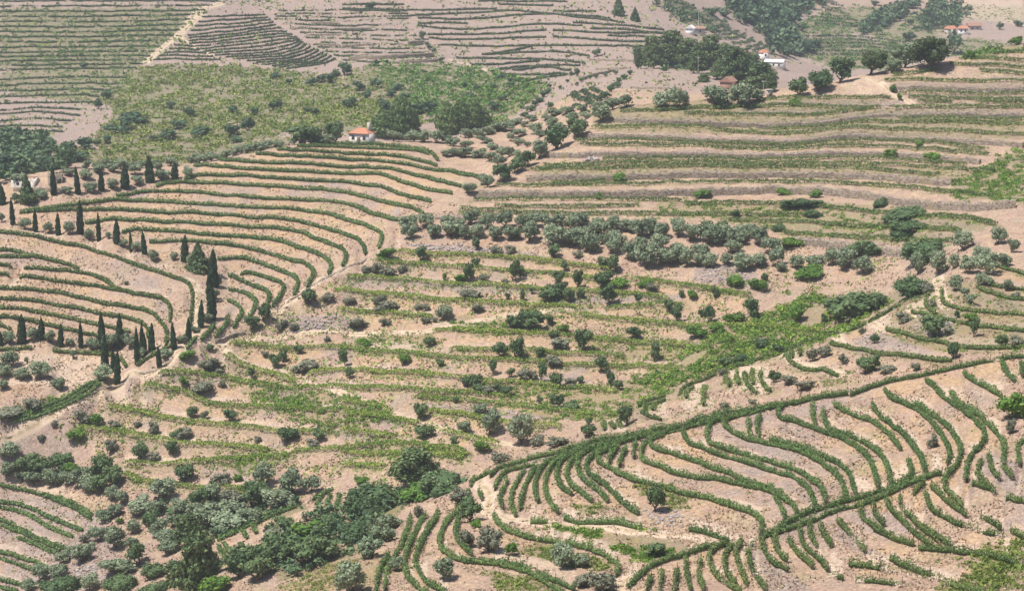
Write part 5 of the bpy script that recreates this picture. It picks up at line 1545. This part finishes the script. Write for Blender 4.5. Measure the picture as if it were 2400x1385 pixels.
house('farmhouse', 2227, 78, 1000, 1500, 6, 4.5, 2.6, 1.8, .3, 15, M['oldplaster'], M['tiles'], 'distant farmhouse with tiled roof, left of the pair', 'farmhouse', 2, False, False)
house('farmhouse', 2257, 82, 1000, 1500, 6, 5, 3.6, 1.6, .4, -10, M['plaster'], M['tiles'], 'distant white farmhouse with tiled roof, right of the pair', 'farmhouse', 2, False, False)
house('barn', 2282, 70, 1000, 1500, 8, 5, 2.2, 2.0, .0, 8, M['oldplaster'], M['oldtiles'], 'distant brown barn right of the farmhouses', 'barn', 2, False, False)
def at(px, py, ymin, ymax):
    q = hit(px, py, ymin, ymax)[0]; return Vector((q[0], q[1], float(ground(q[0], q[1]))))
# roofless ruins at the left edge
def ruin(name, px, py, w_, d, h, rot, m_, lab, tiles):
    e = empty(name, at(px, py, 500, 620) + Vector((0, d * .4, 0))); e.rotation_euler = (0, 0, math.radians(rot)); tag(e, lab, 'ruin')
    def broken(L, along, cx, cy, th=.45):
        k = 9; xs = np.linspace(-L / 2, L / 2, k); tops = h * (1 + .18 * rng.normal(size=k))
        v, qs = [], []
        for x, t in zip(xs, tops):
            for s in (-th / 2, th / 2):
                for z in (-1.5, t): v.append((x + cx, s + cy, z) if along else (s + cx, x + cy, z))
        for i in range(k - 1):
            a = i * 4; b = a + 4
            qs += [(a, b, b + 1, a + 1), (a + 2, a + 3, b + 3, b + 2), (a + 1, b + 1, b + 3, a + 3)]
        qs += [(0, 1, 3, 2), (a + 4, a + 6, a + 7, a + 5)]
        return np.array(v), np.array(qs)
    fw = part('front_wall', broken(w_, True, 0, -d / 2), m_, e); part('back_wall', broken(w_, True, 0, d / 2), m_, e)
    part('side_wall', broken(d - .5, False, -w_ / 2 + .2, 0), m_, e); part('side_wall', broken(d - .5, False, w_ / 2 - .2, 0), m_, e)
    part('doorway_shade', box(1.0, .08, 1.7, -.1, w_ * .25, -d / 2 - .25), M['glass_and_shade'], fw); part('window_opening_shade', box(.8, .08, .8, .8, -w_ * .22, -d / 2 - .25), M['glass_and_shade'], fw)  # dark panels stand in for the shade inside the openings
    if tiles: part('wall_coping', box(w_ * .9, .6, .14, h * 1.25, -.2, d / 2), M['tiles'], e)
ruin('ruined_house', 57, 436, 7.0, 4.5, 1.9, -6, M['oldplaster'], 'roofless ruined house with stained white walls at the left edge', True)
ruin('ruined_barn', 128, 430, 4.2, 3.5, 2.6, 10, M['drystone'], 'small roofless stone ruin right of the stained white ruin', False)
o = wall_obj(path3(parse("30,447 95,448 160,452"), 500, 620), 1.4, .6); tag(o, 'low stone terrace wall in front of the two ruins', 'wall')
# water tank and pump house on the knoll
e = empty('water_tank', at(1689, 176, 700, 900)); tag(e, 'round pale metal water tank among the pines on the knoll', 'water tank')
th = np.linspace(0, 2 * math.pi, 25)[:-1]; R_ = 2.1
v = np.array([(R_ * math.cos(a) * k, R_ * math.sin(a) * k, z) for (k, z) in ((1, -1), (1, 2.2), (1.03, 2.25), (1.03, 2.4), (.1, 2.9)) for a in th])
q = np.array([(r * 24 + i, r * 24 + (i + 1) % 24, (r + 1) * 24 + (i + 1) % 24, (r + 1) * 24 + i) for r in range(4) for i in range(24)])
part('tank_body', (v[:48], q[:24]), M['metal'], e); part('tank_roof', (v[48:], q[:48]), M['concrete'], e)
e = empty('pump_house', at(1804, 227, 560, 625)); tag(e, 'small square concrete pump house on the ridge', 'hut')
part('wall', box(1.7, 1.5, 2.5, -.4), M['concrete'], e); ro = part('roof', box(2.0, 1.8, .18, 2.1), M['concrete'], e); part('door', box(.7, .08, 1.6, 0, .1, -.78), M['wooddoor'], e)
def pole(px, py, hpx, ymin, ymax, lab, lattice=False):
    b = at(px, py, ymin, ymax); hm = hpx * b.y / CT / FPX
    e = empty('utility_pole', b); tag(e, lab, 'pole')
    r = .11
    part('shaft', tube([(0, 0, -.5), (0, 0, hm)], [r * 1.2, r * .8], 8), M['metal'] if lattice else M['concrete'], e)
    part('crossarm', box(1.3, .12, .12, hm * .94, 0, -.02), M['metal'], e)
    for s in (-.5, 0, .5): part('insulator', tube([(s, 0, hm * .94 + .11), (s, 0, hm * .94 + .35)], [.06, .04], 6), M['concrete'], e)
for a in ((1636, 182, 48, 700, 900, 'tall thin pole beside the water tank'), (1789, 216, 24, 560, 700, 'short pole left of the pump house'), (1811, 216, 22, 560, 700, 'short pole right of the pump house'),
          (1637, 64, 38, 950, 1300, 'tall mast on the distant vineyard slope', True), (2322, 73, 20, 1000, 1500, 'left pole on the distant field edge'), (2390, 68, 20, 1000, 1500, 'right pole on the distant field edge'),
          (582, 336, 27, 640, 800, 'pole standing in the far scrub slope'), (374, 374, 22, 600, 800, 'pole behind the olive grove at left')):
    pole(*a)

# ------------------------------------------------------------------ summer haze filling the valley
hz_v = np.array([(x, y, z) for z in (-160.0, 150.0) for y in (-120.0, 3060.0) for x in (-1450.0, 1450.0)])
hq = np.array([(0, 2, 3, 1), (4, 5, 7, 6), (0, 1, 5, 4), (2, 6, 7, 3), (0, 4, 6, 2), (1, 3, 7, 5)])
hm = bpy.data.materials.new('haze'); hm.use_nodes = True; nt = hm.node_tree; nt.nodes.clear()
out = nt.nodes.new('ShaderNodeOutputMaterial'); pv = nt.nodes.new('ShaderNodeVolumePrincipled')
pv.inputs['Color'].default_value = (.80, .88, 1.0, 1); pv.inputs['Density'].default_value = HAZE; pv.inputs['Anisotropy'].default_value = .3
nt.links.new(pv.outputs[0], out.inputs['Volume'])
o = obj('haze', quad_mesh('haze', hz_v, hq, hm)); tag(o, 'pale blue summer haze filling the valley air', 'haze', kind='stuff')
